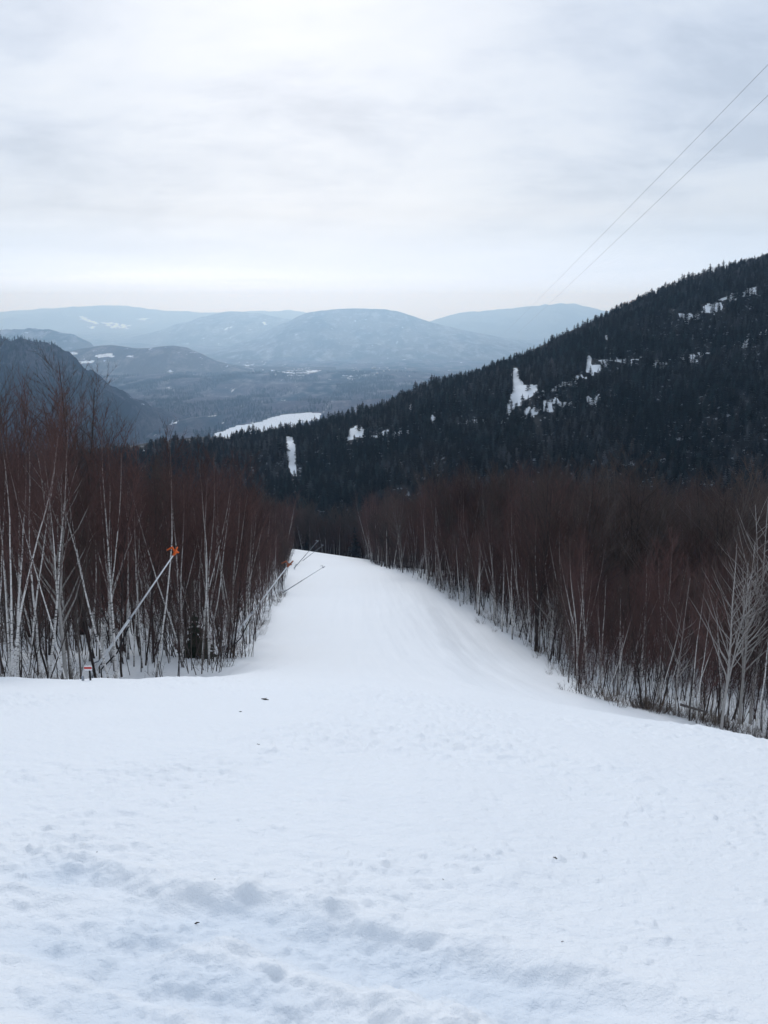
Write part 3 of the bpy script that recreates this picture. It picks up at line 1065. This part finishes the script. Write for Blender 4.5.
# conifers on the ridge
xs = rng.uniform(-320, 490, 62000); ys = rng.uniform(275, 820, 62000)
thin = fbm(xs / 28, ys / 28, 3, 71) > -0.55 + 0.6 * rng.random(len(xs)) ** 3
xs, ys = xs[thin], ys[thin]
yc_ = CR_Y(xs)
ok = (ys > Yg(xs) - 10) & (ys < yc_ + 60) & frame(xs, ys, 0.03)
xs, ys = xs[ok], ys[ok]
sm_ = snow_mask(xs, ys)
ed = snow_mask(xs + 3, ys - 4) * 0
keep = (sm_ < 0.3) | (rng.random(len(xs)) < np.where(sm_ > 0.8, 0.06, 0.45))
infront = np.maximum(snow_mask(xs * 1.008, ys + 5), snow_mask(xs * 1.015, ys + 11))
keep &= (infront < 0.7) | (rng.random(len(xs)) < 0.4)
xs, ys = xs[keep], ys[keep]
RIDGE = (xs, ys)
for x, y in zip(xs, ys):
    put('conifer', x, y, random.uniform(0.45, 0.85) * (1.3 if random.random() < .05 else 1), tilt=(0, 0), zone='ridge')
# white birches standing out along both edges
random.seed(303)
for kx in range(46):
    i = random.choice([1, 2, 3, 3, 4, 4, 5, 5, 6, 6, 7, 8]); t = random.random()
    a, b = RIGHT_EDGE[i], RIGHT_EDGE[i + 1]
    if kx % 4 == 0:
        put('bare', a[0] + (b[0] - a[0]) * t, a[1] + (b[1] - a[1]) * t - 0.5, random.uniform(0.5, 0.8), zone='right'); continue
    put('birch', a[0] + (b[0] - a[0]) * t + random.uniform(-0.2, 0.9), a[1] + (b[1] - a[1]) * t - random.uniform(0.1, 1.0), random.uniform(0.55, 0.9), zone='right')
for kx in range(16):
    put('birch', random.uniform(-18, -8.5), YL0 - 10 + random.uniform(-0.8, 3.5), random.uniform(0.6, 0.88), zone='left')
# brush along the edges of the woods
for kx in range(230):
    t = random.random()
    if random.random() < 0.62:
        i = random.choice([0, 0, 1, 1, 2, 2, 3, 4, 5, 6]); a, b = RIGHT_EDGE[i], RIGHT_EDGE[i + 1]
        x = a[0] + (b[0] - a[0]) * t + random.gauss(0.3, 0.8); y = a[1] + (b[1] - a[1]) * t + random.gauss(0.5, 0.8)
        put('shrub', x, y, random.uniform(0.5, 1.1), zone='right')
    else:
        if random.random() < .5:
            i = random.choice([0, 1, 2, 3]); a, b = LEFT_EDGE[i], LEFT_EDGE[i + 1]
            x = a[0] + (b[0] - a[0]) * t - random.uniform(-0.3, 1.2); y = a[1] + (b[1] - a[1]) * t
        else:
            x = random.uniform(-19, -8); y = YL0 - 9 + random.uniform(0, 9)
        put('shrub', x, y, random.uniform(0.5, 1.0), zone='left')

# ------------------------------------------------------------------ pick which ones become things
def pick(kind, n, hh):
    L = ITEMS[kind]
    allw = []
    for k in ('birch', 'bare', 'sap', 'tall'):
        allw += [(it['x'], it['y'], 2.0) for it in ITEMS[k]]
    arr = np.array(allw)
    cov = np.zeros(64 * 8)
    order = sorted(range(len(L)), key=lambda i: L[i]['y'])
    d_all = np.argsort(arr[:, 1]); j = 0
    for i in order:
        it = L[i]
        while j < len(d_all) and arr[d_all[j], 1] < it['y'] - 0.5:
            x, y, w = arr[d_all[j]]
            u0 = int((W / 2 + F * (x - w * .35) / (y * 1.04)) // 4) + 100; u1 = int((W / 2 + F * (x + w * .35) / (y * 1.04)) // 4) + 100
            cov[max(0, u0):min(len(cov), u1 + 1)] += 1
            j += 1
        z = float(H(it['x'], it['y']))
        u, v = project(it['x'], it['y'], z)
        uc = int(u // 4) + 100
        inside = 2 < u < W - 2
        c = cov[min(max(uc, 0), len(cov) - 1)]
        px = F * hh * it['s'] / it['y']
        it['score'] = (px * math.exp(-0.22 * c) if kind != 'conifer' else px / (1 + 0.0 * c)) if inside else 0
    L.sort(key=lambda it: -it['score'])
    return L[:n], L[n:]


def place(root, it, s_extra=1.0):
    z = float(H(it['x'], it['y']))
    if math.hypot(it['x'], it['y']) < 130: z += float(detail(np.array([it['x']]), np.array([it['y']]))[0])
    root.location = (it['x'], it['y'], z)
    root.rotation_euler = (it['tx'], it['ty'], it['rz'])
    root.scale = (it['s'],) * 3


LABELS = {
    'birch': ('birch_tree', 'birch tree', {'left': ('slender white birch in the stand left of the run', 'white birches left of the run'),
                                           'right': ('slender white birch in the stand right of the run', 'white birches right of the run'),
                                           'below': ('slender white birch below the brow of the run', 'white birches below the brow')}),
    'bare': ('bare_tree', 'bare tree', {'left': ('dark young tree with reddish twigs left of the run', 'dark bare trees left of the run'),
                                        'right': ('dark young tree with reddish twigs right of the run', 'dark bare trees right of the run'),
                                        'below': ('leafless brown tree beyond the brow where the run ends', 'bare trees beyond the brow')}),
    'sap': ('sapling', 'sapling', {'left': ('clump of thin saplings in the stand left of the run', 'saplings left of the run'),
                                   'right': ('clump of thin saplings in the stand right of the run', 'saplings right of the run')}),
    'tall': ('tall_bare_tree', 'tall tree', {'left': ('brown tree overtopping the stand left of the run', 'taller trees in the left stand'), 'right': ('brown tree overtopping the stand right of the run', 'taller trees in the right stand'), 'below': ('tall leafless tree rising from the woods beyond the brow', 'tall trees beyond the brow')}),
    'conifer': ('conifer_tree', 'conifer', {'below': ('dark conifer among bare trees in the hollow below the ridge', 'conifers in the hollow'),
                                            'ridge': ('dark conifer at the foot of the wooded ridge', 'conifers at the foot of the ridge')}),
}


def make_stuff(name, kind, items, sources):
    """the rest of a kind as one object: the placed trees' own meshes set on the vertices of a point mesh"""
    n = len(items)
    if not n: return
    xs = np.array([i['x'] for i in items]); ys = np.array([i['y'] for i in items])
    zs = H(xs, ys) + np.where(np.hypot(xs, ys) < 130, detail(xs, ys), 0)
    me = bpy.data.meshes.new(name)
    me.vertices.add(n)
    me.vertices.foreach_set('co', np.stack([xs, ys, zs], -1).astype(np.float32).ravel())
    ar = me.attributes.new('rot', 'FLOAT_VECTOR', 'POINT')
    ar.data.foreach_set('vector', np.array([[i['tx'], i['ty'], i['rz']] for i in items], dtype=np.float32).ravel())
    a2 = me.attributes.new('siz', 'FLOAT', 'POINT')
    a2.data.foreach_set('value', np.array([i['s'] for i in items], dtype=np.float32))
    a3 = me.attributes.new('which', 'INT', 'POINT')
    a3.data.foreach_set('value', np.array([i['v'] % len(sources) for i in items], dtype=np.int32))
    me.update()
    o = link(name, me)
    tag(o, kind='stuff')
    ng = bpy.data.node_groups.new(name + '_nodes', 'GeometryNodeTree')
    ng.interface.new_socket('Geometry', in_out='INPUT', socket_type='NodeSocketGeometry')
    ng.interface.new_socket('Geometry', in_out='OUTPUT', socket_type='NodeSocketGeometry')
    gi = ng.nodes.new('NodeGroupInput'); go = ng.nodes.new('NodeGroupOutput')
    join = ng.nodes.new('GeometryNodeJoinGeometry')
    for si in reversed(range(len(sources))):
        jj = ng.nodes.new('GeometryNodeJoinGeometry')
        for so in sources[si]:
            oi = ng.nodes.new('GeometryNodeObjectInfo'); oi.transform_space = 'ORIGINAL'
            oi.inputs['Object'].default_value = so
            oi.inputs['As Instance'].default_value = False
            ng.links.new(oi.outputs['Geometry'], jj.inputs[0])
        g2 = ng.nodes.new('GeometryNodeGeometryToInstance')
        ng.links.new(jj.outputs[0], g2.inputs[0])
        ng.links.new(g2.outputs[0], join.inputs[0])
    iop = ng.nodes.new('GeometryNodeInstanceOnPoints')
    ng.links.new(gi.outputs[0], iop.inputs['Points'])
    ng.links.new(join.outputs[0], iop.inputs['Instance'])
    iop.inputs['Pick Instance'].default_value = True

    def attr(nm, dt):
        nd = ng.nodes.new('GeometryNodeInputNamedAttribute'); nd.data_type = dt
        nd.inputs['Name'].default_value = nm
        return nd.outputs['Attribute']
    ng.links.new(attr('which', 'INT'), iop.inputs['Instance Index'])
    ng.links.new(attr('siz', 'FLOAT'), iop.inputs['Scale'])
    e2r = ng.nodes.new('FunctionNodeEulerToRotation')
    ng.links.new(attr('rot', 'FLOAT_VECTOR'), e2r.inputs[0])
    ng.links.new(e2r.outputs[0], iop.inputs['Rotation'])
    ng.links.new(iop.outputs[0], go.inputs[0])
    md = o.modifiers.new('scatter', 'NODES'); md.node_group = ng
    return o


def build_kind(kind, n_things, hh, stuff_name):
    name, cat, labs = LABELS[kind]
    chosen, rest = pick(kind, n_things, hh)
    protos = {}
    for it in chosen:
        vi = it['v'] % len(V[kind])
        lab, grp = labs[it['zone']]
        if it['zone'] in ('left', 'right'):
            part_ = 0 if it['y'] < 48 else 1 if it['y'] < 95 else 2
            lab += (', at its near end', ', about halfway down', ', at its far end')[part_]
            grp += (', near end', ', halfway', ', far end')[part_]
        if vi not in protos:
            root = empty(name, (0, 0, 0))
            link('trunk', V[kind][vi][0], root); link('crown', V[kind][vi][1], root)
            protos[vi] = root
        else:
            root = copy_tree(protos[vi])
        tag(root, lab, cat, grp)
        place(root, it)
    idx = sorted(protos)
    src = [list(protos[i].children) for i in idx]
    return make_stuff(stuff_name, kind, rest, src), src


build_kind('birch', 295, 8.5, 'birch_thicket')
build_kind('bare', 295, 7.5, 'bare_thicket')
build_kind('sap', 290, 3.5, 'sapling_thicket')
build_kind('tall', 60, 14, 'tall_woods')
_, con_src = build_kind('conifer', 295, 10, 'conifer_forest')

# brush
for i, it in enumerate(ITEMS['shrub']):
    side = it['zone']
    o = link('shrub', SHRUBS[i % 4])
    tag(o, 'low leafless brush stems poking from the snow at the %s edge of the run' % side, 'shrub', 'brush at the %s edge of the run' % side)
    place(o, it)

# trees on the left hill and over the valley floor
XX, YY, ZZ = left_hill
sel = []
n = 16000
ii = rng.integers(0, XX.shape[0] - 1, n); jj = rng.integers(0, XX.shape[1] - 1, n)
fu, fv = rng.random(n), rng.random(n)


def bil(Gd):
    return (Gd[ii, jj] * (1 - fu) + Gd[ii + 1, jj] * fu) * (1 - fv) + (Gd[ii, jj + 1] * (1 - fu) + Gd[ii + 1, jj + 1] * fu) * fv


hx, hy, hzz = bil(XX), bil(YY), bil(ZZ)
ok = (hx / hy > -0.56) & (hy < 2600) & (hzz > VALLEY_Z)
far_items = []


def stuff_points(name, x, y, z, s):
    items = [dict(x=a, y=b, s=c, tx=0, ty=0, rz=random.uniform(0, 6.28), v=random.randrange(100)) for a, b, c in zip(x, y, s)]
    o = make_stuff(name, 'conifer', items, con_src)
    co = np.stack([x, y, z], -1).astype(np.float32)
    o.data.vertices.foreach_set('co', co.ravel()); o.data.update()
    return o


stuff_points('hill_forest', hx[ok], hy[ok], hzz[ok] - 0.5, rng.uniform(0.9, 1.5, ok.sum()))
n = 60000
vr = np.sqrt(rng.uniform(2000 ** 2, 6500 ** 2, n)); va = rng.uniform(R(-31), R(12), n)
vx, vy = vr * np.sin(va), vr * np.cos(va)
cl_ = fbm(vx / 170, vy / 520, 4, 120)
ok = (cl_ > 0.02) & (snow_mask(vx, vy) < 0.5) & (vy > CR_Y(vx) + 900)
vx, vy = vx[ok], vy[ok]
stuff_points('valley_forest', vx, vy, H(vx, vy) - 0.5, rng.uniform(0.9, 1.7, len(vx)))

# ------------------------------------------------------------------ single trees one can tell apart
def hero(u, v, meshes, name, label, cat, s=1.0, rz=0.0, tilt=(0, 0), y=None, dy=-1.5):
    if y is None:
        h = hit(u, v)
        x, y_ = h[0], h[1] + dy
    else:
        kx, _ = ray(u, v); x, y_ = kx * y, y
    root = empty(name, (0, 0, 0))
    link('trunk', meshes[0], root); link('crown', meshes[1], root)
    tag(root, label, cat)
    place(root, dict(x=x, y=y_, s=s, tx=tilt[0], ty=tilt[1], rz=rz))
    return root


random.seed(101)
HB = lambda h, r, **k: bare_tree(h, r * 1.12, M['birch'], M['redtwig'], **{**dict(spread=0.28, wob=0.03, n_br=13, crown_from=0.6, tw=0.006, twigs=5), **k})
HP = lambda h, r, **k: bare_tree(h, r * 0.95, M['palebark'], M['browntwig'], **{**dict(spread=0.4, wob=0.03, n_br=26, crown_from=0.3, twigs=5, sub=2, tw=0.006, br_in_trunk=True, blen=0.3, limb_r=0.8), **k})
HD = lambda h, r, **k: bare_tree(h, r, M['darkbark'], M['browntwig'], **{**dict(spread=0.5, wob=0.04, n_br=30, crown_from=0.3, twigs=9, sub=4, tw=0.010, br_in_trunk=True, blen=0.27, limb_r=0.6), **k})
hero(66, 682, HP(8.2, 0.085, fork=1), 'bare_tree', 'pale grey forked tree with long upswept limbs left of the leaning steel pole', 'bare tree', y=27)
hero(18, 676, HB(8.3, 0.06), 'birch_tree', 'tall straight white birch, leftmost of the front row at the near lip', 'birch tree', y=27, tilt=(0, 0.03))
hero(12, 676, HB(7.5, 0.06), 'birch_tree', 'shorter white birch just left of the tall straight one', 'birch tree', y=29.5, tilt=(0, -0.02))
hero(100, 665, HB(7.2, 0.075, fork=1, wob=0.05), 'birch_tree', 'white birch leaning right with a forked top behind the foot of the leaning pole', 'birch tree', y=33, tilt=(0, 0.16))
hero(90, 665, HB(6.8, 0.055), 'birch_tree', 'thin white birch crossing behind the forked leaning birch', 'birch tree', y=34, tilt=(0, 0.12))
hero(128, 660, HB(7.6, 0.06), 'birch_tree', 'upright white birch behind the middle of the leaning steel pole', 'birch tree', y=35)
hero(172, 668, HB(5.8, 0.05), 'birch_tree', 'thin white birch bending right below the orange nozzle head', 'birch tree', y=37, tilt=(0, 0.18))
hero(158, 668, HP(7.8, 0.06, fork=0), 'bare_tree', 'grey tree with many fine ascending limbs near the orange nozzle head', 'bare tree', y=38)
hero(32, 660, HD(16.6, 0.16, fork=2), 'tall_bare_tree', 'tall dark bare tree standing above the stand near the left edge', 'tall tree', y=50)
hero(84, 650, HD(17.0, 0.19, fork=2), 'tall_bare_tree', 'tallest dark bare tree above the left stand, in front of the blue hill', 'tall tree', y=52)
hero(112, 650, HD(14.8, 0.14, fork=1), 'tall_bare_tree', 'dark bare tree right of the tallest one, against the valley snow patch', 'tall tree', y=55)
hero(-6, 650, HD(15.0, 0.14, fork=1), 'tall_bare_tree', 'dark bare tree cut by the left border above the stand', 'tall tree', y=47)
hero(632, 690, HB(8.0, 0.07), 'birch_tree', 'brightest tall white birch in the middle of the right stand', 'birch tree', tilt=(0, 0.0), dy=-1.5)
hero(612, 686, HB(6.2, 0.055), 'birch_tree', 'white birch just left of the brightest one in the right stand', 'birch tree', tilt=(0, 0.02), dy=-1.5)
hero(650, 694, HB(6.6, 0.055), 'birch_tree', 'curved white birch just right of the brightest one in the right stand', 'birch tree', tilt=(0, -0.04), dy=-1.5)
hero(581, 676, HB(7.2, 0.05, fork=1), 'birch_tree', 'paired white birch stems at the near corner of the right stand', 'birch tree', tilt=(0, -0.05), dy=-1.5)
hero(594, 680, HB(6.6, 0.05), 'birch_tree', 'straight thin white birch between the paired stems and the brighter trunks', 'birch tree', dy=-1.5)
hero(477, 611, HB(7.6, 0.06, fork=1), 'birch_tree', 'pale forked birch standing alone at the edge midway down the right side', 'birch tree', dy=-1.5)
hero(500, 626, HB(8.4, 0.055), 'birch_tree', 'tall straight pale birch right of the lone forked one', 'birch tree', dy=-1.5)
hero(512, 636, HB(7.2, 0.055), 'birch_tree', 'pale birch with a slight bend beside the tall straight one', 'birch tree', dy=-0.2, tilt=(0, -.05))
hero(460, 604, HB(6.8, 0.05), 'birch_tree', 'pale birch leaning left uphill of the lone forked one', 'birch tree', dy=-.3, tilt=(0, -.1))
hero(731, 716, HP(9.0, 0.085, fork=2, spread=0.5, n_br=30), 'bare_tree', 'pale spreading tree with white upswept limbs near the right border', 'bare tree', dy=-1.0)
hero(752, 712, HP(12.0, 0.09, fork=2, spread=0.45), 'bare_tree', 'tallest pale tree rising above the right stand at the border', 'bare tree', y=40)
hero(722, 716, HB(6.2, 0.05), 'birch_tree', 'thin white birch leaning left at the foot of the spreading tree', 'birch tree', dy=-.3, tilt=(0, -0.14))
hero(760, 733, HB(5.4, 0.045), 'birch_tree', 'small white birch leaning right at the right border, nearest of all', 'birch tree', dy=.5, tilt=(0, 0.08))
hero(632, 640, HD(17.5, 0.12, fork=2, spread=0.55), 'tall_bare_tree', 'broad brown bare tree with one pale snapped limb above the right stand', 'tall tree', y=75)
hero(545, 600, HD(15.5, 0.10, fork=1), 'tall_bare_tree', 'brown bare tree above the thicket left of the broad one', 'tall tree', y=90)
hero(712, 722, HP(8.0, 0.07, fork=1, spread=0.5), 'bare_tree', 'pale grey forked tree standing at the snow edge left of the spreading tree', 'bare tree', dy=-1.0)
hero(546, 652, HP(6.8, 0.05, fork=1, spread=0.45), 'bare_tree', 'slim pale branching tree where the right stand meets the shelf of the run', 'bare tree', dy=-1.0)
hero(668, 706, HP(6.6, 0.05, fork=0, spread=0.5), 'bare_tree', 'small pale branching tree between the bright birches and the forked grey tree', 'bare tree', dy=-1.0)
# a small green spruce in the left thicket
sp = conifer(2.1, 0.75, 8, 9, M['darkbark'], M['greenneedle'])
hero(197, 668, sp, 'spruce_sapling', 'small dark green spruce in the near right corner of the left thicket', 'spruce', y=36.5)
sp2 = conifer(1.5, 0.6, 7, 9, M['darkbark'], M['greenneedle'])
hero(206, 672, sp2, 'spruce_sapling', 'shorter green spruce touching the right side of the other spruce', 'spruce', y=37.5)


# ------------------------------------------------------------------ snowmaking towers
def snow_gun(p0, p1, label, group=None, thick=1.0, orange=True, steel='steel', split=0.45, rust=False):
    """p0 foot, p1 tip, world points"""
    p0 = Vector(p0); p1 = Vector(p1)
    root = empty('snowmaking_gun', p0)
    tag(root, label, 'snow gun', group)
    d = (p1 - p0); L = d.length; d.normalize()
    side = d.cross(Vector((0, 0, 1))).normalized(); upv = side.cross(d).normalized()
    m = MB(); m.tube([-d * 0.5, d * L * split * .5, d * L * split], [0.085 * thick, 0.08 * thick, 0.075 * thick], 10); link('sleeve', m.mesh('sleeve', M[steel]), root)
    m = MB(); m.tube([d * (L * split + 0.01), d * (L * split + 0.09)], [0.095 * thick, 0.095 * thick], 10); link('collar', m.mesh('collar', M['dullsteel']), root)
    m = MB(); m.tube([d * (L * split + .1), d * L * .75, d * L], [0.055 * thick, 0.045 * thick, 0.036 * thick], 8); link('pole', m.mesh('pole', M[steel]), root)
    m = MB()
    tip = d * L
    m.tube([tip, tip + d * 0.20], [0.07 * thick, 0.10 * thick], 8)
    m.tube([tip + d * 0.12, tip + upv * 0.30 * thick + d * 0.20, tip + upv * 0.46 * thick - d * 0.02], [0.06 * thick, 0.06 * thick, 0.045 * thick], 6)
    m.tube([tip + d * 0.12, tip + side * 0.2 * thick + d * 0.3, tip + side * 0.22 * thick + d * 0.42], [0.05 * thick, 0.05 * thick, 0.04 * thick], 6)
    m.tube([tip + d * 0.12, tip - upv * 0.16 * thick + d * 0.22], [0.05 * thick, 0.045 * thick], 6)
    link('nozzle_head', m.mesh('nozzle_head', M[('rustorange' if rust else 'orange') if orange else 'dullsteel']), root)
    # upright support at the foot and the hose that feeds it
    m = MB(); m.tube([Vector((-.25, 0.1, -1.0)), Vector((-.12, 0.05, 0.15)), d * 0.45], [0.06 * thick, 0.06 * thick, 0.05 * thick], 8); link('support', m.mesh('support', M['dullsteel']), root)
    if not orange: return root
    m = MB(); m.tube([d * L * .4 - upv * .13, d * L * .2 - upv * .32, Vector((0.15, 0.1, -0.1)), Vector((0.3, -0.4, -0.6))], [0.028] * 4, 6); link('hose', m.mesh('hose', M['rubber']), root)
    return root


def gun_px(u0, v0, u1, v1, y, label, lean_y=0.0, **k):
    kx, kz = ray(u0, v0); p0 = (kx * y, y, kz * y)
    y1 = y + lean_y
    kx, kz = ray(u1, v1); p1 = (kx * y1, y1, kz * y1)
    return snow_gun(p0, p1, label, **k)


def yhit(u, v): return hit(u, v)[1]


gun_px(96, 668, 173.5, 555, 29.5, 'pale steel snow gun pole leaning right with an orange head, nearest on the left', thick=0.62, lean_y=-1)
gun_px(222, 652, 287, 567, yhit(222, 656), 'second leaning snow gun pole with a dull orange head, at the edge of the run', thick=0.7, lean_y=1, rust=True)
gun_px(284, 592, 322, 568, yhit(282, 593), 'third snow gun, low grey pole reaching over the run', thick=0.6, orange=False, steel='dullsteel')
gun_px(296, 566, 317, 542, yhit(294, 570), 'fourth snow gun, thin grey pole before the brow', thick=0.7, orange=False, steel='dullsteel')
gun_px(301, 562, 322, 546, yhit(294, 560), 'farthest snow gun, thin grey pole just right of the fourth', thick=0.7, orange=False, steel='dullsteel')

# marker at the lip of the slope
kx, _ = ray(88, 684)
yy = 17.2
bx_, by_ = kx * yy, yy
zz = float(H(bx_, by_)) + float(detail(np.array([bx_]), np.array([by_]))[0]) + 0.02
root = empty('marker_sign', (bx_, by_, zz)); tag(root, 'tiny red and white marker board on a dark post at the near slope lip', 'sign')
m = MB(); m.tube([Vector((0.06, 0, -0.6)), Vector((0.06, 0, 0.22))], [0.022, 0.022], 6); link('post', m.mesh('post', M['rubber']), root)
m = MB(); m.box((0.04, -0.02, 0.27), 0.16, 0.02, 0.10); link('board', m.mesh('board', M['signwhite'], False), root)
m = MB(); m.box((0.04, -0.035, 0.28), 0.16, 0.008, 0.045); link('stripe', m.mesh('stripe', M['red'], False), root)
m = MB(); m.tube([Vector((-.1, 0, -0.5)), Vector((-.1, 0, 0.08))], [0.03, 0.03], 6); link('stake', m.mesh('stake', M['dullsteel']), root)


# ------------------------------------------------------------------ overhead cables
def cable(pts_px, ys, label, rad, name='lift_cable'):
    P = []
    for (u, v), y in zip(pts_px, ys):
        kx, kz = ray(u, v); P.append(Vector((kx * y, y, kz * y)))
    # smooth catenary-like chain through three points
    n = 48
    pts = []
    for i in range(n + 1):
        t = i / n
        pts.append(P[0] * (1 - t) ** 2 + P[1] * 2 * t * (1 - t) + P[2] * t * t)
    m = MB(); m.tube(pts, [rad] * (n + 1), 5)
    o = link(name, m.mesh(name, M['cable']))
    tag(o, label, 'cable', 'overhead cables')
    return o


cable([(930, -105), (640, 205), (497, 340)], [38, 70, 860], 'upper of two thin overhead cables crossing the sky above the ridge', 0.012)
cable([(930, -62), (650, 215), (512, 338)], [38, 70, 860], 'lower of two thin overhead cables crossing the sky above the ridge', 0.012)

# ------------------------------------------------------------------ fallen log, stump and twigs on the snow
h = hit(700, 720)
root = link('fallen_log', None) if False else None
m = MB(); m.tube([Vector((-0.6, 0.2, 0.32)), Vector((-.1, 0, 0.24)), Vector((0.5, -.1, 0.10))], [0.06, 0.055, 0.04], 7)
m.spike(Vector((-.4, 0, .3)), Vector((-.5, -.3, .8)), .02); m.spike(Vector((.2, 0, .22)), Vector((.5, -.3, .5)), .015)
o = link('fallen_log', m.mesh('fallen_log', M['graybark']), None, (h[0], h[1] + 0.6, h[2])); tag(o, 'short grey log lying on the snow under the right stand', 'log')
random.seed(55)
for i, (u, v, s) in enumerate((a_, b_, c_ * 0.5) for a_, b_, c_ in [(257, 744, .05), (265, 698, .12), (555, 857, .03), (97, 856, .02), (352, 722, .07), (196, 915, .03), (563, 935, .012), (240, 710, .05), (443, 878, .01), (215, 880, .012)]):
    p = hit(u, v)
    z = p[2] + float(detail(np.array([p[0]]), np.array([p[1]]))[0])
    m = MB()
    a = random.uniform(0, 3.1)
    dv = Vector((math.cos(a), math.sin(a) * .5, 0.1)) * s * 1.2
    m.tube([-dv, rv(s * .2) + Vector((0, 0, s * .2)), dv], [s * .22, s * .28, s * .1], 5)
    m.spike(Vector((0, 0, s * .1)), Vector((s * .5, s * .2, s * .6)), s * .1)
    o = link('twig', m.mesh('twig', M['darkbark']), None, (p[0], p[1], z + s * .1))
    tag(o, 'small dark bit of twig or bark lying on the open snow', 'twig', 'twig bits on the snow')

# ------------------------------------------------------------------ houses of the village in the valley
random.seed(77)
hb = MB(); hb.box((0, 0, 3), 12, 9, 6.6); hw = hb.mesh('wall', M['wallw'], False)
rb = MB(); rb.v = [Vector(p) for p in ((-6.6, -5, 6.2), (6.6, -5, 6.2), (6.6, 5, 6.2), (-6.6, 5, 6.2), (-6.6, 0, 9.8), (6.6, 0, 9.8))]
rb.f = [(0, 1, 5, 4), (2, 3, 4, 5), (0, 4, 3), (1, 2, 5), (3, 2, 1, 0)]
hr = rb.mesh('roof', M['roof'], False)
proto = None
for (u0, u1, v0, v1, n) in ((225, 300, 362, 372, 26), (120, 172, 352, 364, 14), (320, 390, 368, 374, 14), (268, 300, 366, 376, 8)):
    for i in range(n):
        u, v = random.uniform(u0, u1), random.uniform(v0, v1)
        p = hit(u, v, None, 1300.0)
        if not p: continue
        if proto is None:
            root = empty('house', (0, 0, 0)); link('wall', hw, root); link('roof', hr, root); proto = root
        else:
            root = copy_tree(proto)
        root.location = (p[0], p[1], p[2]); root.rotation_euler = (0, 0, random.uniform(0, 3.1)); root.scale = (random.uniform(0.8, 1.3),) * 3
        tag(root, 'tiny pale house with a snowy roof in the far valley village', 'house', 'village houses in the valley')
print('counts', {k: len(v) for k, v in ITEMS.items()})
